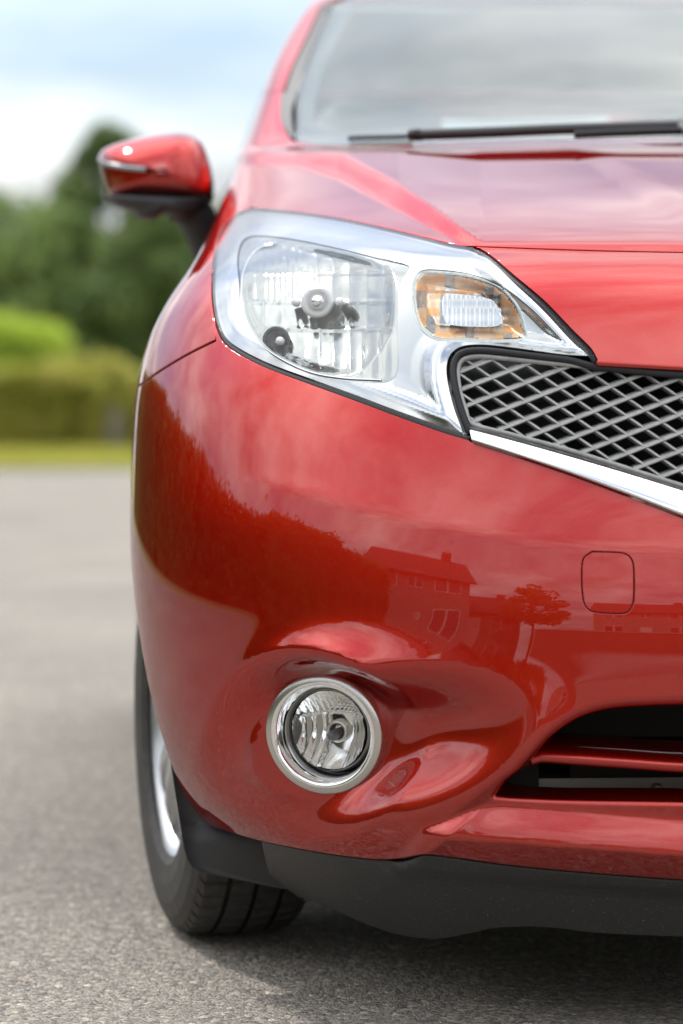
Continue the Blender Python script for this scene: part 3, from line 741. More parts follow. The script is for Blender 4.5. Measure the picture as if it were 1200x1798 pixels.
# grille outline
GR = np.vstack([smooth([(824, 747), (814, 722), (804, 688), (800, 650), (806, 632), (820, 624), (850, 622), (950, 632), (1047, 641), (1200, 650), (1400, 660), (1528, 664)], 4),
                smooth([(1528, 955), (1400, 915), (1200, 852), (1000, 790), (900, 762), (824, 744)], 4)])
fr_path = smooth([(1528, 668), (1400, 664), (1200, 654), (1047, 645), (950, 636), (850, 626), (822, 628), (809, 636), (804, 652), (808, 688), (818, 720), (828, 744), (900, 764), (1000, 791), (1200, 854), (1400, 916), (1528, 956)], 5)
FP = hit(fr_path[:, 0], fr_path[:, 1], 0, .016)
v, f = tube(FP, .0032, 8); v = np.array(v); e = np.where(np.arange(len(v)) % 1 == 0, v[:, 0], 0)
emit('grille', v, f, M['grille'], car, mode='sym'); grille = bpy.data.objects['grille']
# outer black seal between grille and lamp
sp = smooth([(1528, 672), (1200, 658), (1047, 644), (1000, 633), (950, 627), (900, 621), (850, 616), (818, 618), (802, 628), (796, 648), (800, 682), (810, 720), (820, 747), (826, 762)], 5)
v, f = tube(hit(sp[:, 0], sp[:, 1], 0, .012), .0045, 8); emit('grille_seal', v, f, M['rubber'], car, mode='sym')
def bars(dirx, diry, anchor, spacing, w, back, depth):
    d = np.array([dirx, diry], float); d /= np.linalg.norm(d)
    for k in range(-30, 30):
        a = np.array(anchor) + (0, k * spacing)
        t = np.arange(-900, 900, 3.0); q = a + d * t[:, None]
        ok = inside(q, GR) & (q[:, 0] < 1524)
        idx = np.where(ok)[0]
        if len(idx) < 4: continue
        for run in np.split(idx, np.where(np.diff(idx) > 1)[0] + 1):
            if len(run) < 4: continue
            c = q[run]; m = max(2, len(c) // 12); c = c[np.linspace(0, len(c) - 1, m).astype(int)]
            nn = np.array([-d[1], d[0]]); nn = nn if nn[1] > 0 else -nn
            L = lambda o, b: hit(c[:, 0] + nn[0] * o, c[:, 1] + nn[1] * o, 0, b)
            k2 = w / 2 - min(1.6, w * .26)
            P0, P0b, P1b, P1 = L(-w / 2, back + .0016), L(-k2, back), L(k2, back - .0010), L(w / 2, back + .0008)
            B1 = P1 + (0, depth, -.0015); B0 = P0 + (0, depth, .0015)
            V = np.vstack([P0, P0b, P1b, P1, B1, B0]); F = []
            for r in range(6):
                for i in range(m - 1): F.append((r * m + i, r * m + i + 1, ((r + 1) % 6) * m + i + 1, ((r + 1) % 6) * m + i))
            F += [tuple(r * m for r in range(6)), tuple(r * m + m - 1 for r in range(5, -1, -1))]
            emit('grille_bar', V, F, M['grille'], (grille, grille), smooth=False)
bars(29.8, -11.6, (834, 675), 32.2, 7.6, .017, .016)
bars(30.4, 21.0, (849, 653), 32.2, 4.6, .0176, .016)
# dark backing behind the grille and in the intake
bk = [(1528, 640), (1047, 625), (850, 610), (795, 620), (790, 660), (826, 765), (1200, 880), (1528, 985)]
P = np.vstack([hit(np.array([p[0] for p in bk]), np.array([p[1] for p in bk]), 0, .075)])
P = np.vstack([P, [(0, .16, P[-1][2]), (0, .16, P[0][2])]])
emit('grille_backing', P, [tuple(range(len(P)))], M['void'], car, mode='sym', smooth=False)
cl = [(800, 610), (1000, 622), (990, 800), (830, 768), (793, 690)]
P = hit(np.array([p[0] for p in cl]), np.array([p[1] for p in cl]), 0, .045)
emit('grille_blank', P, [tuple(range(len(P)))], M['black_plastic'], car, smooth=False)
# radiator support seen through the lower intake
v, f = merge(box_mesh(-.45, .45, .21, .22, .20, .46)); emit('intake_backing', v, f, M['void'], car, mode='one', smooth=False)
v, f = merge(box_mesh(-.44, -.03, .150, .20, .275, .313), box_mesh(.03, .44, .150, .20, .275, .313)); emit('crash_beam', v, f, M['beam'], car, mode='one', smooth=False)
v, f = merge(box_mesh(-.43, -.37, .13, .19, .276, .36), box_mesh(-.33, .33, .145, .199, .314, .345), box_mesh(-.40, .40, .17, .199, .36, .43)); emit('radiator_shroud', v, f, M['void'], car, mode='one', smooth=False)
v, f = lathe([(.0, -.012), (.006, -.012), (.008, -.008), (.008, 0), (.012, .0), (.012, .004)], 6); emit('bolt', place(v, (-.225, .149, .300)), f, M['beam'], car, smooth=False)
# red slat in the intake
sl = smooth([(934, 1334), (950, 1328), (1000, 1331), (1100, 1338), (1200, 1345), (1400, 1352), (1524, 1354)], 8)
C = hit(sl[:, 0], sl[:, 1], 0, .012); C = np.vstack([C, [(0, C[-1][1], C[-1][2])]])
tp = np.clip((sl[:, 0] - 934) / 40, 0, 1); tp = np.append(tp, 1)[:, None]
rows = [C + (0, .10, .018), C + (0, .018, .011) * (tp * .8 + .2), C + np.array((0, .004, .0045)), C + np.array((0, .0008, .0015)), C, C + (0, .002, -.006) * np.ones_like(tp), C + np.array((0, .006, -.0085)), C + (0, .10, -.002)]
V = np.vstack(rows); emit('intake_slat', V, grid_faces(len(rows), len(C))[::1], M['paint'], car, mode='sym')
# rubber under the gaps
def seal(pts, wid=7, back=.008, closed=False):
    c = smooth(pts, 6); P = hit(c[:, 0], c[:, 1], 0, 0.0)
    u, v = inv(c[:, 0], c[:, 1]); P = P - base_n(u, v) * back
    return tube(P, wid / 1450.0, 6)
v, f = merge(seal(HL_TOP), seal(HL_R), seal(HL_BOT), seal(SEAM_F), seal(B_SIDE)); emit('panel_seal', v, f, M['rubber'], car)
v, f = seal(SEAM_TOP); emit('bonnet_seal', v, f, M['rubber'], car, mode='sym')
v, f = seal(tow + [tow[0]], 5); emit('cover_seal', v, f, M['rubber'], car)

# ------------------------------------------------------------------ headlights
HLP = np.vstack([smooth(HL_TOP, 4)[:-1], smooth(HL_R, 4)[:-1], smooth(HL_NOTCH, 4)[:-1], smooth(HL_BOT, 4)[:-1]])
def pix_mesh(poly, h, depth, hole=None):
    """triangulate a region of the lamp (photo pixels) and set every point back by depth(px,py)"""
    P = [];
    for i in range(len(poly)):
        a, b = poly[i], poly[(i + 1) % len(poly)]; k = max(1, int(np.linalg.norm(b - a) / h))
        for j in range(k): P.append(a + (b - a) * j / k)
    loops = [np.array(P)]
    for hh in (hole or []): loops.append(np.array(hh))
    bnd = np.vstack(loops); lo, hi = bnd.min(0), bnd.max(0)
    gx, gy = np.meshgrid(np.arange(lo[0] + h * .4, hi[0], h), np.arange(lo[1] + h * .4, hi[1], h)); g = np.stack([gx.ravel(), gy.ravel()], 1)
    ok = inside(g, loops[0])
    for q in loops[1:]: ok &= ~inside(g, q)
    g = g[ok]; dd = np.sqrt(np.concatenate([((g[i:i + 1000, None] - bnd[None]) ** 2).sum(-1).min(1) for i in range(0, len(g), 1000)])); g = g[dd > h * .5]
    edges = []; o = 0
    for q in loops:
        n = len(q); edges += [(o + i, o + (i + 1) % n) for i in range(n)]; o += n
    rv, re, rf, ov, _, _ = delaunay_2d_cdt([Vector(p) for p in np.vstack([bnd, g])], edges, [], 0, 1e-5)
    Q = np.array([tuple(p) for p in rv]); T = np.array([tuple(t) for t in rf]); c = Q[T].mean(1)
    ok = inside(c, loops[0])
    for q in loops[1:]: ok &= ~inside(c, q)
    T = T[ok]; V = hit(Q[:, 0], Q[:, 1], 0, depth(Q[:, 0], Q[:, 1]))
    tn = np.cross(V[T[:, 1]] - V[T[:, 0]], V[T[:, 2]] - V[T[:, 0]]); fl = tn[:, 1] > 0
    T[fl] = T[fl][:, [0, 2, 1]]
    return V, [tuple(t) for t in T], c[ok]
def edist(x, y):
    q = np.stack([x, y], 1); out = np.empty(len(q))
    d = HLP; 
    for i in range(0, len(q), 1000): out[i:i + 1000] = np.sqrt(((q[i:i + 1000, None] - d[None]) ** 2).sum(-1).min(1))
    return out
def poly_inset_px(p, g): return inset(p, g)
MAIN = np.vstack([smooth([(420, 500), (417, 450), (428, 420), (455, 413), (520, 420), (600, 437), (660, 452), (718, 466), (708, 490), (700, 520), (699, 570), (701, 640), (694, 664), (670, 673), (600, 668), (540, 655), (480, 625), (440, 580), (424, 540), (420, 500)], 5)[:-1]])
SIG = np.vstack([smooth([(722, 520), (726, 490), (742, 474), (780, 474), (830, 482), (880, 502), (912, 538), (924, 575), (925, 596), (880, 602), (820, 601), (765, 598), (738, 578), (726, 550), (722, 520)], 5)[:-1]])
def rim_profile(e):
    return np.interp(e, [0, 6, 16, 26, 32, 38, 46, 56, 70], [.011, .0105, .0085, .0060, .0056, .0075, .0130, .0195, .022])
def bezel_depth(x, y):
    e = edist(x, y)
    w = sst(700, 900, x)
    return rim_profile(e * (1 + .55 * w))
hl = None
V, F, c = pix_mesh(poly_inset_px(HLP, 7), 3.6, bezel_depth, [MAIN, SIG])
e = edist(c[:, 0], c[:, 1]); sat = ((e > 46) & (c[:, 0] > 690) | (e > 38) & (c[:, 0] > 915)).astype(int)
hl = emit('headlight', V, F, [M['bezel_chrome'], M['satin']], car, midx=sat)
# lens
panel('lamp_lens', [px_(HL_TOP), px_(HL_R), px_(HL_NOTCH), px_(HL_BOT)], M['lens'], hl, h=0.012, gap=0.0042, bev=0.0008, thick=0.0015, off=0.001)
# main reflector
BC = (558.0, 530.0)
def main_depth(x, y):
    rho2 = ((x - BC[0]) ** 2 + (y - BC[1]) ** 2) / 1320.0 ** 2
    dist = np.sqrt(np.concatenate([((np.stack([x, y], 1)[i:i + 1000, None] - MAIN[None]) ** 2).sum(-1).min(1) for i in range(0, len(x), 1000)]))
    d = .080 - rho2 / (4 * .050)
    lp = np.floor(np.where(y < 480, 0, np.where(y < 530, 1, np.where(y < 578, 2, 3))))
    cw = np.where((x < 530) & (y < 480), 14.0, np.where((x < 530) & (lp == 1), 10.0, np.where(lp == 3, 26.0, 30.0)))
    col = np.floor((x - 405) / cw); fr = (x - 405) / cw - col
    d += np.where(cw < 20, .0019, .0018) * (2 * fr - 1) ** 2
    hsh = np.sin(col * 12.9898 + lp * 78.233) * 43758.5453; hsh = hsh - np.floor(hsh)
    d += (hsh - .5) * .003 * (fr - .5) + (hsh - .5) * .002
    for yb in (480.0, 530.0, 578.0): d -= .0022 * np.exp(-((y - yb) / 2.2) ** 2)
    wob = .0003 * np.sin(y * .16 + col * 2.1) * (cw > 20)
    d = np.maximum(d + wob, .0225 + .0012 * (2 * fr - 1) ** 2)
    return d * sst(0, 22, dist) + .022 * (1 - sst(0, 22, dist))
V, F, c = pix_mesh(MAIN, 2.8, main_depth)
emit('main_reflector', V, F, M['reflector'], hl)
# outline of the reflector bowl: a thin bright arc
arcp = smooth([(486, 426), (450, 440), (430, 470), (424, 505), (427, 545), (445, 590), (480, 622), (540, 652), (600, 664), (670, 668)], 6)
v, f = tube(hit(arcp[:, 0], arcp[:, 1], 0, .022), .0018, 6); emit('reflector_edge', v, f, M['bezel_chrome'], hl)
def face_disc(px, py, back, prof, n=40):
    o = hit([px], [py], 0, back)[0]; v, f = lathe(prof, n); return place(v, o, -YAW), f
v, f = face_disc(558, 530, .052, [(.0, -.016), (.005, -.015), (.0080, -.012), (.0088, -.008), (.0098, -.005), (.012, -.008), (.0145, -.010), (.0175, -.0105), (.0205, -.009), (.0215, .0), (.019, .015), (.0, .015)])
emit('bulb_shield', v, f, M['bulb'], hl)
v, f = face_disc(558, 530, .045, [(.0, -.016), (.004, -.0155), (.007, -.0135), (.0086, -.010), (.0090, 0)]); emit('bulb_tip', v, f, M['chrome'], hl)
v, f = merge(face_disc(520, 530, .046, [(0, -.005), (.004, -.004), (.006, .0), (.006, .02)], 20), face_disc(597, 530, .046, [(0, -.005), (.004, -.004), (.006, .0), (.006, .02)], 20)); emit('shield_tab', v, f, M['bulb'], hl)
v, f = face_disc(485, 596, .042, [(.0, .004), (.008, .003), (.013, .0), (.0145, -.004), (.0165, -.004), (.0175, .002), (.0175, .03)]); emit('position_lamp', v, f, M['smoked'], hl)
v, f = face_disc(492, 599, .040, [(.0, -.006), (.004, -.005), (.006, -.001), (.006, .008)], 20); emit('position_bulb', v, f, M['bulb'], hl)
# indicator
def sig_depth(x, y):
    dist = np.sqrt(np.concatenate([((np.stack([x, y], 1)[i:i + 1000, None] - SIG[None]) ** 2).sum(-1).min(1) for i in range(0, len(x), 1000)]))
    d = .022 + .034 * sst(0, 34, dist)
    fx = (x / 17.0) % 1; fy = (y / 15.0) % 1
    return d + .0016 * ((2 * fx - 1) ** 2 + (2 * fy - 1) ** 2) * sst(4, 26, dist)
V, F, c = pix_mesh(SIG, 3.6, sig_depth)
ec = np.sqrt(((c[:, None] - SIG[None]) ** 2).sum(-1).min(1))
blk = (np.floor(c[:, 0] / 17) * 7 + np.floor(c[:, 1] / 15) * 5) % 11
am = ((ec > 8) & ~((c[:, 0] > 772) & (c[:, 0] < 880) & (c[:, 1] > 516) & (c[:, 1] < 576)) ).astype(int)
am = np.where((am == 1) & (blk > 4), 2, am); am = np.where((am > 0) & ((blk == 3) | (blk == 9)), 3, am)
emit('indicator_reflector', V, F, [M['reflector'], M['amber'], M['amber_pale'], M['clear_rib']], hl, midx=am)  # amber facets carry the bulb's reflection as painted colour
SB = np.vstack([smooth([(776, 528), (782, 516), (830, 519), (862, 526), (878, 545), (880, 568), (858, 574), (795, 571), (780, 560), (776, 528)], 4)[:-1]])
V, F, c = pix_mesh(SB, 3.0, lambda x, y: .030 + .0014 * ((2 * ((x / 8.0) % 1) - 1) ** 2) + .002 * np.cos((y - 545) / 9.0))
emit('indicator_lens', V, F, M['clear_rib'], hl)
v, f = face_disc(800, 545, .050, [(.0, -.012), (.006, -.011), (.010, -.006), (.011, .0), (.011, .01)], 24); emit('indicator_bulb', v, f, M['amber'], hl)

# ------------------------------------------------------------------ fog lamps
FO = FOG_O + FOG_N * 0.010
def fogm(prof, n=72, o=FO, sx=1., sz=1.): 
    v, f = lathe([(r * 1.035, y) for r, y in prof], n, sx, sz); return place(v, o, FZ, R(3)), f
v, f = fogm([(.0765, .080), (.0765, .004), (.0755, .0), (.0740, -.0015), (.0695, -.0030), (.0670, -.0036)], 72, FO, 1.0, .945)
fog = emit('fog_lamp', v, f, M['matt_rim'], car)
v, f = fogm([(.0672, -.0034), (.0645, -.0040), (.0615, -.0018), (.0590, .004), (.0570, .011), (.0552, .021), (.0540, .034)], 72, FO, 1.0, .945); emit('chrome_ring', v, f, M['chrome'], fog)
FI = FO + np.array((-.001, 0, .002))
v, f = fogm([(.0545, .045), (.0535, .030), (.0520, .022), (.0500, .019)], 64, FI, 1., .96); emit('lamp_body', v, f, M['matt_rim'], fog)
v, f = fogm([(.0, .006), (.016, .0068), (.030, .0094), (.041, .0138), (.0480, .0195), (.0503, .025), (.0505, .034)], 64, FI, 1., .96); emit('fog_lens', v, f, M['lens'], fog)
V = []; NR, NA = 26, 120
for i in range(NR):
    r = .0490 * (i / (NR - 1))
    for k in range(NA):
        t = 2 * math.pi * k / NA; x, z = r * math.cos(t), r * math.sin(t)
        y = .062 - r * r / (4 * .0135)
        if z > .016: y += .0022 * abs(math.sin(x * 520)) + .0012 * abs(math.sin(z * 640))
        elif abs(x) > .016: y += .0030 * abs(math.sin(x * 330)) - .002
        else: y += .006
        V.append((x, y, z))
v = place(V, FI, FZ, R(3)); emit('fog_reflector', v, [tuple(reversed(f)) for f in grid_faces(NR, NA, True)], M['fog_reflector'], fog)
v, f = merge(fogm([(.0, .014), (.003, .0142), (.0055, .017), (.0062, .021), (.0062, .05)], 32, FI + np.array((.003, 0, -.007))))
emit('fog_bulb', v, f, M['bulb_cap'], fog)
v, f = fogm([(.0085, .050), (.0085, .036), (.0105, .034), (.0135, .036), (.0140, .05)], 40, FI + np.array((.003, 0, -.004))); emit('bulb_holder', v, f, M['matt_rim'], fog)

# ------------------------------------------------------------------ door mirrors
MY = 1.42
mo = np.vstack([smooth([(173, 277), (180, 264), (205, 252), (260, 238), (310, 232), (338, 236), (356, 252), (368, 282), (376, 318), (377, 345)], 5)[:-1],
                smooth([(377, 345), (372, 351), (300, 350), (215, 350), (192, 345), (182, 320), (175, 292), (173, 277)], 5)[:-1]])
mc = np.array([285.0, 300.0]); V = []
lay = [(1.0, 1.505), (1.0, 1.47), (.985, 1.44), (.95, 1.415), (.88, 1.394), (.78, 1.377), (.64, 1.363), (.46, 1.353), (.25, 1.348), (.08, 1.346)]
for s, Yw in lay:
    q = mc + (mo - mc) * s
    V += list(at_depth(q[:, 0], q[:, 1], Yw + 0.05 * (1 - np.clip((q[:, 0] - 173) / 200, 0, 1))))
n = len(mo); F = [tuple(reversed(f)) for f in grid_faces(len(lay), n, True)]; F.append(tuple(range((len(lay) - 1) * n, len(lay) * n))); F.append(tuple(range(n))[::-1])
tn = np.cross(np.array(V[1]) - V[0], np.array(V[n]) - V[0])
V = np.array(V); cen3 = V.mean(0)
def outward(V, F):
    V = np.asarray(V); c = V.mean(0); F = list(F); s = 0
    for f in F: s += np.dot(np.cross(V[f[1]] - V[f[0]], V[f[2]] - V[f[0]]), V[f[0]] - c)
    return [tuple(reversed(f)) for f in F] if s < 0 else F
mir = emit('door_mirror', V, outward(V, F), M['paint'], car)
ind = smooth([(172, 279), (185, 286), (215, 292), (256, 296)], 6)
lo_, hi_ = ind + (0, 6), ind - (0, 3)
yy_ = np.interp(ind[:, 0], [172, 178, 190, 215, 256], [1.47, 1.445, 1.42, 1.395, 1.374])
V = np.vstack([at_depth(hi_[:, 0], hi_[:, 1], yy_ + .02), at_depth(hi_[:, 0], hi_[:, 1], yy_ - .006), at_depth(lo_[:, 0], lo_[:, 1], yy_ - .006), at_depth(lo_[:, 0], lo_[:, 1], yy_ + .02)])
emit('mirror_indicator', V, outward(V, grid_faces(4, len(ind))), M['indicator_strip'], mir)
bo = np.vstack([smooth([(183, 343), (200, 362), (232, 372), (240, 384), (272, 386), (282, 378), (330, 384), (352, 372), (374, 352), (376, 343)], 5)]); mc2 = np.array([290., 352.]); V = []
for s, Yw in [(1., 1.50), (1., 1.47), (.97, 1.43), (.85, 1.40), (.6, 1.385), (.2, 1.38)]:
    q = mc2 + (bo - mc2) * s; V += list(at_depth(q[:, 0], q[:, 1], Yw))
n = len(bo); F = grid_faces(6, n, True) + [tuple(range(5 * n, 6 * n)), tuple(range(n))[::-1]]
emit('mirror_base', V, outward(V, F), M['black_plastic'], mir)
stp = smooth([(318, 356), (340, 372), (352, 395), (362, 425), (372, 460), (385, 490)], 8)
SV = at_depth(stp[:, 0], stp[:, 1], np.linspace(1.44, 1.50, len(stp)))
v, f = tube(SV, np.linspace(.034, .026, len(stp)), 14); emit('mirror_stalk', v, outward(v, f), M['black_plastic'], mir)
gl = mc + (mo - mc) * .93; V = at_depth(gl[:, 0], gl[:, 1], 1.508); emit('mirror_glass', V, [tuple(range(len(V)))], M['chrome'], mir, smooth=False)

# ------------------------------------------------------------------ wipers and interior
wp = smooth([(614, 249), (640, 248), (700, 247), (724, 246)], 8); P = hit(wp[:, 0], wp[:, 1], .006); v, f = tube(P, .0035, 8)
wiper = emit('wiper', v, f, M['rubber'], car, mode='one')
def blade(pts, r, flat=0.6):
    c = smooth(pts, 8); P = hit(c[:, 0], c[:, 1] + 19, .018); return tube(P, r, 10, flat)
v, f = blade([(726, 238), (760, 237), (850, 234), (960, 229), (1100, 224), (1200, 221), (1300, 218), (1400, 216)], .0120, .75); emit('wiper_blade', v, f, M['black_plastic'], wiper, mode='one')
v, f = blade([(724, 238), (731, 238), (742, 238)], .0130, .75); emit('blade_cap', v, f, M['rubber'], wiper, mode='one')
v, f = blade([(1010, 238), (1100, 234), (1200, 231), (1400, 230), (1500, 236)], .007, .9); emit('wiper_arm', v, f, M['rubber'], wiper, mode='one')
V = []
for y, z in ((1.30, 1.12), (1.34, 1.155), (1.5, 1.165), (1.75, 1.15), (1.86, 1.08), (1.88, .8)):
    for x in np.linspace(-.62, .62, 13): V.append((x, y + .12 * abs(x) ** 2, z))
emit('dashboard', V, grid_faces(6, 13), M['interior'], car, mode='one')
def seat(x):
    v1 = []
    for s, (hw, y, z) in enumerate([(.24, 2.15, .55), (.25, 2.3, .75), (.25, 2.42, 1.0), (.22, 2.5, 1.18), (.13, 2.53, 1.21), (.13, 2.56, 1.34), (.09, 2.58, 1.38)]):
        for t in np.linspace(0, 2 * math.pi, 16, endpoint=False): v1.append((x + hw * math.copysign(abs(math.cos(t)) ** .6, math.cos(t)), y + .07 * math.copysign(abs(math.sin(t)) ** .6, math.sin(t)), z))
    F = grid_faces(7, 16, True) + [tuple(range(6 * 16, 7 * 16))]
    return v1, outward(v1, F)
for x in (-.36, .36):
    v, f = seat(x); emit('front_seat', v, f, M['interior'], car, mode='one')
tt = np.linspace(0, 2 * math.pi, 33); ring = np.stack([.36 + .18 * np.cos(tt), 1.98 + .07 * np.sin(tt), 1.02 + .165 * np.sin(tt)], 1)
v, f = tube(ring, .014, 8); emit('steering_wheel', v, f, M['interior'], car, mode='one')
v, f = box_mesh(-.5, .5, 2.1, 3.4, 1.50, 1.51); emit('headlining', v, f, M['headlining'], car, mode='one', smooth=False)
v, f = box_mesh(-.74, .74, 1.25, 3.8, .28, .33); emit('cabin_floor', v, f, M['interior'], car, mode='one', smooth=False)

# ================================================================== THE STREET
def flat(name, x0, x1, y0, y1, z, m, sub=1):
    V = [(x0 + (x1 - x0) * i / sub, y0 + (y1 - y0) * j / sub, z) for j in range(sub + 1) for i in range(sub + 1)]
    return tag(link(name, new_mesh(name, V, grid_faces(sub + 1, sub + 1), None, [m], None, False)), kind='structure')
M['grass'] = mat('mown_grass', (0.10, 0.15, 0.03), 0.9)
_t = noise(M['grass'], 1.3, 6); _r = ramp(M['grass'], _t.outputs[0], [(0.3, (0.19, 0.21, 0.08)), (0.7, (0.32, 0.31, 0.14))]); _n, _l, _b = nodes_of(M['grass']); _l.new(_r.outputs[0], _b.inputs['Base Color'])
M['asphalt'] = mat('worn_asphalt', (0.15, 0.145, 0.135), 0.85)
_n, _l, _b = nodes_of(M['asphalt'])
_c = _n.new('ShaderNodeTexCoord')
_v1 = _n.new('ShaderNodeTexVoronoi'); _v1.inputs['Scale'].default_value = 130; _l.new(_c.outputs['Object'], _v1.inputs['Vector'])
_v2 = _n.new('ShaderNodeTexVoronoi'); _v2.inputs['Scale'].default_value = 270; _l.new(_c.outputs['Object'], _v2.inputs['Vector'])
_hs = _n.new('ShaderNodeSeparateColor'); _l.new(_v1.outputs['Color'], _hs.inputs[0])
_hs2 = _n.new('ShaderNodeSeparateColor'); _l.new(_v2.outputs['Color'], _hs2.inputs[0])
_stone = ramp(M['asphalt'], _hs.outputs[0], [(0.0, (0.13, 0.12, 0.107)), (0.35, (0.24, 0.222, 0.203)), (0.7, (0.35, 0.318, 0.285)), (0.9, (0.45, 0.385, 0.325)), (1.0, (0.60, 0.56, 0.50))])
_fine = ramp(M['asphalt'], _hs2.outputs[1], [(0.0, (0.11, 0.104, 0.097)), (1.0, (0.42, 0.39, 0.355))])
_ms = _n.new('ShaderNodeMath'); _ms.operation = 'GREATER_THAN'; _ms.inputs[1].default_value = 0.45; _l.new(_hs.outputs[2], _ms.inputs[0])
_m1 = _n.new('ShaderNodeMixRGB'); _l.new(_ms.outputs[0], _m1.inputs[0]); _l.new(_fine.outputs[0], _m1.inputs[1]); _l.new(_stone.outputs[0], _m1.inputs[2])
_big = noise(M['asphalt'], 0.9, 5, 0.6); _bg = ramp(M['asphalt'], _big.outputs[0], [(0.3, (0.80, 0.785, 0.755)), (0.7, (1.16, 1.12, 1.05))])
_m2 = _n.new('ShaderNodeMixRGB'); _m2.blend_type = 'MULTIPLY'; _m2.inputs[0].default_value = 1.0; _l.new(_m1.outputs[0], _m2.inputs[1]); _l.new(_bg.outputs[0], _m2.inputs[2])
_l.new(_m2.outputs[0], _b.inputs['Base Color'])
_add = _n.new('ShaderNodeMath'); _add.operation = 'ADD'; _l.new(_v1.outputs['Distance'], _add.inputs[0]); _l.new(_v2.outputs['Distance'], _add.inputs[1])
_inv = _n.new('ShaderNodeMath'); _inv.operation = 'SUBTRACT'; _inv.inputs[0].default_value = 1.0; _l.new(_add.outputs[0], _inv.inputs[1])
bump(M['asphalt'], _inv.outputs[0], 0.9, 0.004)
flat('ground', -400, 400, -400, 400, -0.008, M['grass'])
flat('road', -7.5, 9, -13, 27.5, 0.0, M['asphalt'])
M['concrete'] = mat('pale_concrete', (0.36, 0.35, 0.32), 0.85)
flat('pavement', -7.5, 12, -16, -13, 0.03, M['concrete'])

# ---- vegetation
def leaf_mat(name, c0, c1, trans=0.35):
    m = bpy.data.materials.new(name); m.use_nodes = True; n, l = m.node_tree.nodes, m.node_tree.links
    b = n['Principled BSDF']; b.inputs['Roughness'].default_value = 0.55; o = n['Material Output']
    oi = n.new('ShaderNodeTexCoord'); t = n.new('ShaderNodeTexNoise'); t.inputs['Scale'].default_value = 1.7; t.inputs['Detail'].default_value = 5
    l.new(oi.outputs['Object'], t.inputs['Vector'])
    r = n.new('ShaderNodeValToRGB'); r.color_ramp.elements[0].position = .32; r.color_ramp.elements[1].position = .68
    r.color_ramp.elements[0].color = (*c0, 1); r.color_ramp.elements[1].color = (*c1, 1); l.new(t.outputs[0], r.inputs[0]); l.new(r.outputs[0], b.inputs['Base Color'])
    tr = n.new('ShaderNodeBsdfTranslucent'); l.new(r.outputs[0], tr.inputs[0]); mx = n.new('ShaderNodeMixShader'); mx.inputs[0].default_value = trans
    l.new(b.outputs[0], mx.inputs[1]); l.new(tr.outputs[0], mx.inputs[2]); l.new(mx.outputs[0], o.inputs[0]); return m
M['leaf_dark'] = leaf_mat('dark_leaves', (0.085, 0.15, 0.042), (0.22, 0.29, 0.095), 0.5)
M['leaf_mid'] = leaf_mat('mid_green_leaves', (0.12, 0.19, 0.05), (0.27, 0.35, 0.11), 0.5)
M['leaf_lime'] = leaf_mat('lime_leaves', (0.30, 0.42, 0.035), (0.52, 0.62, 0.09), 0.55)
M['leaf_olive'] = leaf_mat('olive_hedge_leaves', (0.29, 0.31, 0.04), (0.52, 0.47, 0.11), 0.55)
M['bark'] = mat('brown_bark', (0.06, 0.045, 0.032), 0.9)
def leaves(centres, size, rng):
    n = len(centres); a = nrm(rng.normal(size=(n, 3))); b = nrm(np.cross(a, rng.normal(size=(n, 3))))
    s = (size * rng.uniform(.6, 1.4, n))[:, None]
    V = np.stack([centres - a * s, centres - b * s * .55 , centres + a * s, centres + b * s * .55], 1).reshape(-1, 3)
    return V, np.arange(4 * n).reshape(-1, 4)
def crown_points(rng, clumps, per, spread):
    P = []
    for c, r in clumps:
        d = nrm(rng.normal(size=(per, 3))); P.append(np.asarray(c) + d * (r * rng.uniform(.35, 1.05, per) ** (1 / 2.))[:, None] * (1, 1, .85))
    return np.vstack(P)
def tree(name, label, x, y, h, w, m, seed, low=0.12, nclump=46, per=170, leaf=.13, group=None, shape='round'):
    rng = np.random.default_rng(seed); t = thing(name, label, 'tree', (x, y, 0), 0, group)
    clumps = []
    for k in range(nclump):
        f = rng.uniform(low, 1); prof = math.sin(math.pi * min(1, (.18 + .82 * (f - low) / (1 - low)))) ** .65 if shape == 'round' else (1 - .85 * (f - low) / (1 - low))
        a = rng.uniform(0, 6.283); rr = w / 2 * prof * math.sqrt(rng.uniform(.1, 1)); cr = w * rng.uniform(.10, .19)
        clumps.append(((rr * math.cos(a), rr * math.sin(a), h * f * .93), cr))
    P = crown_points(rng, clumps, per, w)
    P = P[P[:, 2] > .15]
    v, f = leaves(P, leaf, rng); link('crown', new_mesh('crown', v, f, None, [m], None, False), t)
    paths = [tube([(0, 0, -.1), (.05, 0, h * .2), (-.04, .05, h * .45), (.05, 0, h * .72)], np.array([.045, .036, .026, .012]) * w * .55, 8)]
    for k in range(7):
        c, r = clumps[k * 5]; z0 = min(c[2] * .6, h * .5); paths.append(tube([(0, 0, z0), (c[0] * .5, c[1] * .5, (z0 + c[2]) / 2 + .1), c], np.array([.014, .009, .004]) * w * .55, 6))
    v, f = merge(*paths); link('trunk', new_mesh('trunk', v, f, None, [M['bark']]), t)
    return t
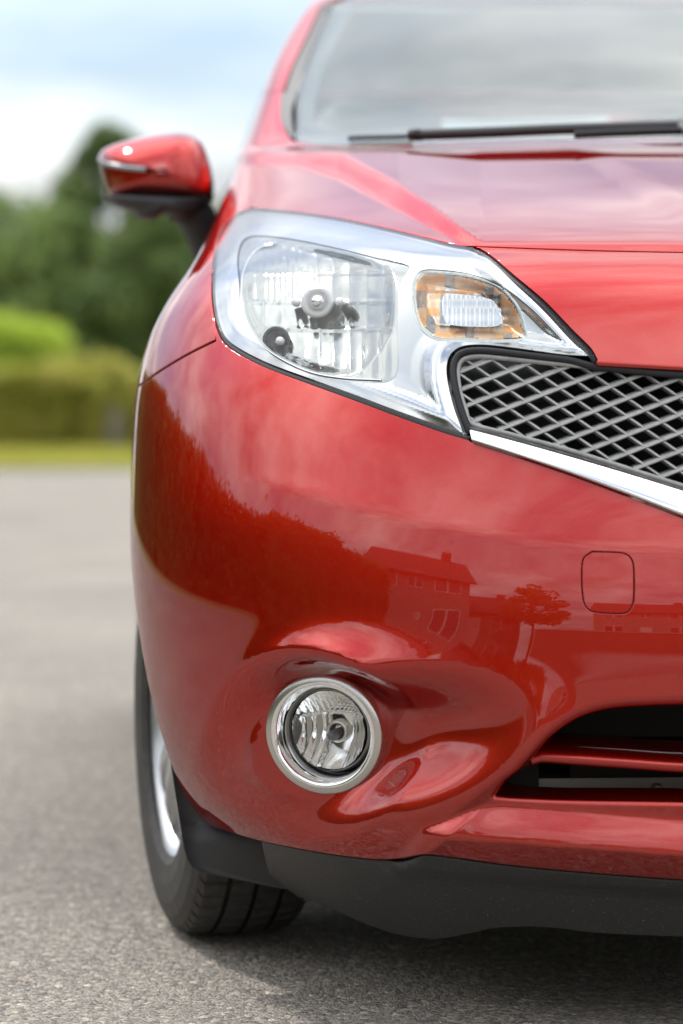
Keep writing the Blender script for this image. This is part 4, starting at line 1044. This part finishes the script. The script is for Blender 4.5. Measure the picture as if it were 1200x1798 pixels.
def hedge(name, label, cat, x0, x1, y0, y1, h, m, seed, n=9000, leaf=.05, group=None, lump=.08):
    rng = np.random.default_rng(seed); t = thing(name, label, cat, ((x0 + x1) / 2, (y0 + y1) / 2, 0), 0, group)
    W, Dp = x1 - x0, y1 - y0
    f = rng.choice(4, n, p=[.36, .24, .2, .2]); u, v = rng.uniform(-.5, .5, n), rng.uniform(0, 1, n)
    P = np.empty((n, 3)); P[:, 0] = u * W; P[:, 2] = v * h; P[:, 1] = -Dp / 2
    P[f == 1, 1] = (v[f == 1] - .5) * Dp; P[f == 1, 2] = h
    P[f == 2, 0] = -W / 2; P[f == 2, 1] = u[f == 2] * Dp; P[f == 3, 0] = W / 2; P[f == 3, 1] = u[f == 3] * Dp
    P += rng.normal(scale=lump * .6, size=(n, 3)) + (np.sin(P[:, [0]] * 2.1 + seed) + np.sin(P[:, [2]] * 3.3 + seed)) * lump * .5
    P[:, 2] = np.maximum(P[:, 2], .02)
    vv, ff = leaves(P, leaf, rng); link('foliage', new_mesh('foliage', vv, ff, None, [m], None, False), t)
    vb, fb = box_mesh(-W / 2 + .1, W / 2 - .1, -Dp / 2 + .1, Dp / 2 - .1, 0.0, h - .1); link('inner_twigs', new_mesh('inner_twigs', vb, fb, None, [m], None, False), t)
    return t
def bg(px, Y): return CAM[0] + (px - PX0) * (Y - CAM[1]) / FPX
# verge with grass
flat('verge', -60, 60, 27.5, 36.9, 0.02, M['grass'])
rng = np.random.default_rng(3); n = 16000
gx, gy = rng.uniform(-9, 3, n), rng.uniform(27.5, 36.5, n); gh = rng.uniform(.05, .14, n); lx, ly = rng.normal(0, .03, n), rng.normal(0, .03, n)
V = np.stack([np.stack([gx - .012, gy, np.full(n, .02)], 1), np.stack([gx + .012, gy, np.full(n, .02)], 1), np.stack([gx + lx, gy + ly, .02 + gh], 1)], 1).reshape(-1, 3)
tag(link('verge_grass', new_mesh('verge_grass', V, np.arange(3 * n).reshape(-1, 3), None, [M['leaf_olive']], None, False)), 'short sunlit grass growing on the verge', 'grass', kind='stuff')
hedge('clipped_hedge', 'long olive green clipped hedge standing on the verge at the left edge', 'hedge', -8.8, bg(108, 37), 36.6, 37.8, 1.08, M['leaf_olive'], 11, 15000, .05)
hedge('clipped_hedge', 'short darker end block of the clipped hedge beside the grey gate', 'hedge', bg(110, 37.3), bg(168, 37.3), 36.9, 38.0, 1.0, M['leaf_olive'], 12, 6000, .05)
hedge('lime_bush', 'tall bright lime green bush rising behind the clipped hedge at the left edge', 'bush', -8.6, bg(108, 41), 40.2, 42.2, 1.80, M['leaf_lime'], 13, 13000, .07, lump=.16)
hedge('lime_bush', 'lower rounded light green bush between the tall lime bush and the car', 'bush', bg(98, 40), bg(214, 40), 39.2, 40.4, 1.20, M['leaf_olive'], 14, 9000, .06, lump=.16)
# grey boarded gate
M['grey_wood'] = mat('weathered_grey_wood', (0.60, 0.57, 0.53), 0.85)
g0, g1 = bg(170, 38), bg(226, 38)
gate = thing('garden_gate', 'weathered grey boarded gate at the end of the clipped hedge', 'gate', ((g0 + g1) / 2, 38, 0))
nb = 6; bw = (g1 - g0) / nb
for k in range(nb):
    v, f = box_mesh(-bw * .46, bw * .46, -.012, .012, .04, .62 + .01 * (k % 2)); o = link('board', new_mesh('board', v, f, None, [M['grey_wood']], None, False), gate); o.location = (-(g1 - g0) / 2 + bw * (k + .5), 0, 0)
for zr in (.15, .5):
    v, f = box_mesh(-(g1 - g0) / 2, (g1 - g0) / 2, .014, .05, zr - .04, zr + .04); link('rail', new_mesh('rail', v, f, None, [M['grey_wood']], None, False), gate)
# trees behind
G = 'trees behind the hedge'
tree('leafy_tree', 'tallest dark tree with an uneven crown above the door mirror', bg(188, 62), 62, 7.3, 3.1, M['leaf_dark'], 21, .15, 60, 190, .12, G)
tree('leafy_tree', 'broad dark green tree at the left edge behind the lime bush', bg(-10, 56), 56, 5.2, 5.2, M['leaf_mid'], 22, .08, 60, 200, .12, G)
tree('leafy_tree', 'taller tree partly cut by the left edge of the frame', bg(-75, 66), 66, 6.6, 4.2, M['leaf_mid'], 25, .1, 50, 190, .12, G)
tree('leafy_tree', 'round mid green tree below the door mirror between the darker trees', bg(110, 54), 54, 4.6, 3.4, M['leaf_mid'], 23, .08, 60, 200, .11, G)
tree('leafy_tree', 'dark tree half hidden by the red front wing of the car', bg(262, 52), 52, 4.6, 3.0, M['leaf_dark'], 24, .06, 60, 200, .11, G)
tree('leafy_tree', 'dark tree hidden behind the car beyond the headlight', bg(400, 58), 58, 4.9, 4.2, M['leaf_dark'], 26, .08, 60, 170, .12, G)
for k, (px, Y, hh, ww) in enumerate(((650, 60, 6.0, 5.0), (900, 57, 5.2, 5.0), (1200, 60, 6.5, 5.5), (1550, 58, 5.5, 5.0), (-420, 60, 6.0, 5.5), (-700, 58, 5.4, 5.0))):
    tree('leafy_tree', ('dark','pale')[1 - k % 2] + ' leafy tree, ' + ('first','second','third','fourth')[k] + ' of the row hidden behind the car' if k < 4 else ('near','far')[k - 4] + ' leafy tree beyond the left edge of the frame', bg(px, Y), Y, hh, ww, M['leaf_dark' if k % 2 else 'leaf_mid'], 40 + k, .08, 46, 120, .15, 'trees beyond the road out of view')
hedge('clipped_hedge', 'clipped hedge continuing across the verge behind the car', 'hedge', bg(240, 38), 20, 37.2, 38.6, 1.1, M['leaf_olive'], 15, 16000, .07)

# ---- what the paint mirrors: gardens and houses behind the photographer
M['brick'] = mat('red_brick', (0.24, 0.11, 0.075), 0.85)
_n, _l, _b = nodes_of(M['brick']); _c = _n.new('ShaderNodeTexCoord'); _bt = _n.new('ShaderNodeTexBrick'); _bt.inputs['Scale'].default_value = 4.5
_bt.inputs['Color1'].default_value = (0.26, 0.11, 0.075, 1); _bt.inputs['Color2'].default_value = (0.19, 0.085, 0.06, 1); _bt.inputs['Mortar'].default_value = (0.32, 0.29, 0.25, 1)
_l.new(_c.outputs['Object'], _bt.inputs['Vector']); _l.new(_bt.outputs[0], _b.inputs['Base Color'])
M['roof_tile'] = mat('brown_roof_tiles', (0.10, 0.055, 0.042), 0.8)
M['white_frame'] = mat('white_window_frame', (0.75, 0.75, 0.74), 0.4)
M['pane'] = mat('dark_window_pane', (0.05, 0.06, 0.07), 0.08, 0.0, 1.0)
def house(label, x, y, rz, w, d, eave, ridge, floors):
    t = thing('brick_house', label, 'house', (x, y, 0), rz)
    V = [(-w/2, -d/2, 0), (w/2, -d/2, 0), (w/2, d/2, 0), (-w/2, d/2, 0), (-w/2, -d/2, eave), (w/2, -d/2, eave), (w/2, d/2, eave), (-w/2, d/2, eave), (-w/2, 0, ridge - .1), (w/2, 0, ridge - .1)]
    F = [(0, 1, 5, 4), (1, 2, 6, 9, 5), (2, 3, 7, 6), (3, 0, 4, 8, 7)]
    link('wall', new_mesh('wall', V, F, None, [M['brick']], None, False), t)
    o = .35; dz = (ridge - eave) / (d / 2) * o
    V = [(-w/2 - o, -d/2 - o, eave - dz), (w/2 + o, -d/2 - o, eave - dz), (w/2 + o, 0, ridge), (-w/2 - o, 0, ridge), (w/2 + o, d/2 + o, eave - dz), (-w/2 - o, d/2 + o, eave - dz)]
    V += [(a, b, c - .12) for a, b, c in V]
    F = [(0, 1, 2, 3), (3, 2, 4, 5), (7, 6, 9, 8), (8, 9, 11, 10), (0, 6, 7, 1), (5, 4, 10, 11), (0, 3, 9, 6), (3, 5, 11, 9), (1, 7, 8, 2), (2, 8, 10, 4)]
    rf = link('roof', new_mesh('roof', V, F, None, [M['roof_tile']], None, False), t)
    v, f = box_mesh(w * .28, w * .28 + .7, -.35, .35, ridge - .8, ridge + .45); link('chimney', new_mesh('chimney', v, f, None, [M['brick']], None, False), rf)
    for fl in range(floors):
        for k, wx in enumerate((-w * .3, 0.0, w * .3)):
            if fl == 0 and k == 1: continue
            ww, z0 = (1.7, 1.0 + fl * 2.6) if k != 1 else (1.0, 1.1 + fl * 2.6)
            v, f = box_mesh(wx - ww/2, wx + ww/2, d/2 + .003, d/2 + .06, z0, z0 + 1.2); fo = link('window', new_mesh('window', v, f, None, [M['white_frame']], None, False), t)
            for s in (-.25, .25):
                v, f = box_mesh(wx + s * ww - ww * .21, wx + s * ww + ww * .21, d/2 + .05, d/2 + .066, z0 + .08, z0 + 1.12); link('pane', new_mesh('pane', v, f, None, [M['pane']], None, False), fo)
    v, f = box_mesh(-.5, .5, d/2 + .003, d/2 + .07, 0, 2.05); link('door', new_mesh('door', v, f, None, [M['white_frame']], None, False), t)
    return t
def polar(deg, dist): # degrees to the left of straight behind the camera, seen from the car
    a = R(deg); return (-0.3 - dist * math.sin(a), -dist * math.cos(a))
x, y = polar(46, 21); house('two storey brick house mirrored in the bumper above the fog lamp', x, y, R(-46), 7.0, 7.0, 4.9, 7.0, 2)
x, y = polar(33.5, 27); house('low brick bungalow mirrored in the bumper beside the towing eye cover', x, y, R(-33), 7.0, 7.0, 2.8, 5.2, 1)
x, y = polar(5, 36); house('brick house straight behind the photographer', x, y, R(-5), 9, 7.0, 4.9, 7.0, 2)
x, y = polar(-30, 33); house('brick house behind the photographer to the right', x, y, R(30), 9, 7.0, 4.9, 7.0, 2)
x, y = polar(-60, 28); house('brick house across the street from the headlight', x, y, R(60), 9, 7.0, 4.9, 7.0, 2)
for k, (ya, yb_, hh, lab, mm) in enumerate(((-7.6, -4.6, 3.3, 'shortest dark hedge block at the near end of the garden hedge', 'leaf_dark'),
        (-4.6, -.6, 3.9, 'tallest block of the garden hedge mirrored above the fog lamp', 'leaf_mid'), (-.6, 4.0, 3.2, 'long dark garden hedge block mirrored in the bumper corner', 'leaf_dark'),
        (4.0, 10.0, 3.3, 'far ragged garden hedge block mirrored beside the wheel arch', 'leaf_mid'),
        (10.0, 17.0, 3.6, 'garden hedge block beyond the ragged one, level with the car door', 'leaf_dark'), (17.0, 25.0, 3.4, 'farthest garden hedge block, nearest the grass verge', 'leaf_mid'))):
    hedge('garden_hedge', lab, 'hedge', -12.0, -10.3, ya, yb_, hh, M[mm], 60 + k, 12000, .10, 'tall garden hedge blocks along the left kerb', .22)
x, y = polar(23, 22); tree('leafy_tree', 'garden tree mirrored behind the towing eye cover', x, y, 6.2, 4.5, M['leaf_mid'], 80, .25, 36, 120, .14)
x, y = polar(-12, 24); tree('leafy_tree', 'garden tree behind the photographer', x, y, 6.0, 4.5, M['leaf_mid'], 81, .25, 36, 120, .14)
x, y = polar(-45, 22); tree('leafy_tree', 'garden tree behind the photographer to the right', x, y, 6.4, 5.0, M['leaf_dark'], 82, .2, 36, 120, .14)
# low garden wall along the pavement
wl_ = thing('garden_wall', 'low brick garden wall beyond the pavement mirrored in the bumper', 'wall', (-2, -16.2, 0))
v, f = box_mesh(-5, 9, -.12, .12, 0, .85); link('brickwork', new_mesh('brickwork', v, f, None, [M['brick']], None, False), wl_)
v, f = box_mesh(-5.05, 9.05, -.16, .16, .85, .92); link('coping', new_mesh('coping', v, f, None, [M['concrete']], None, False), wl_)
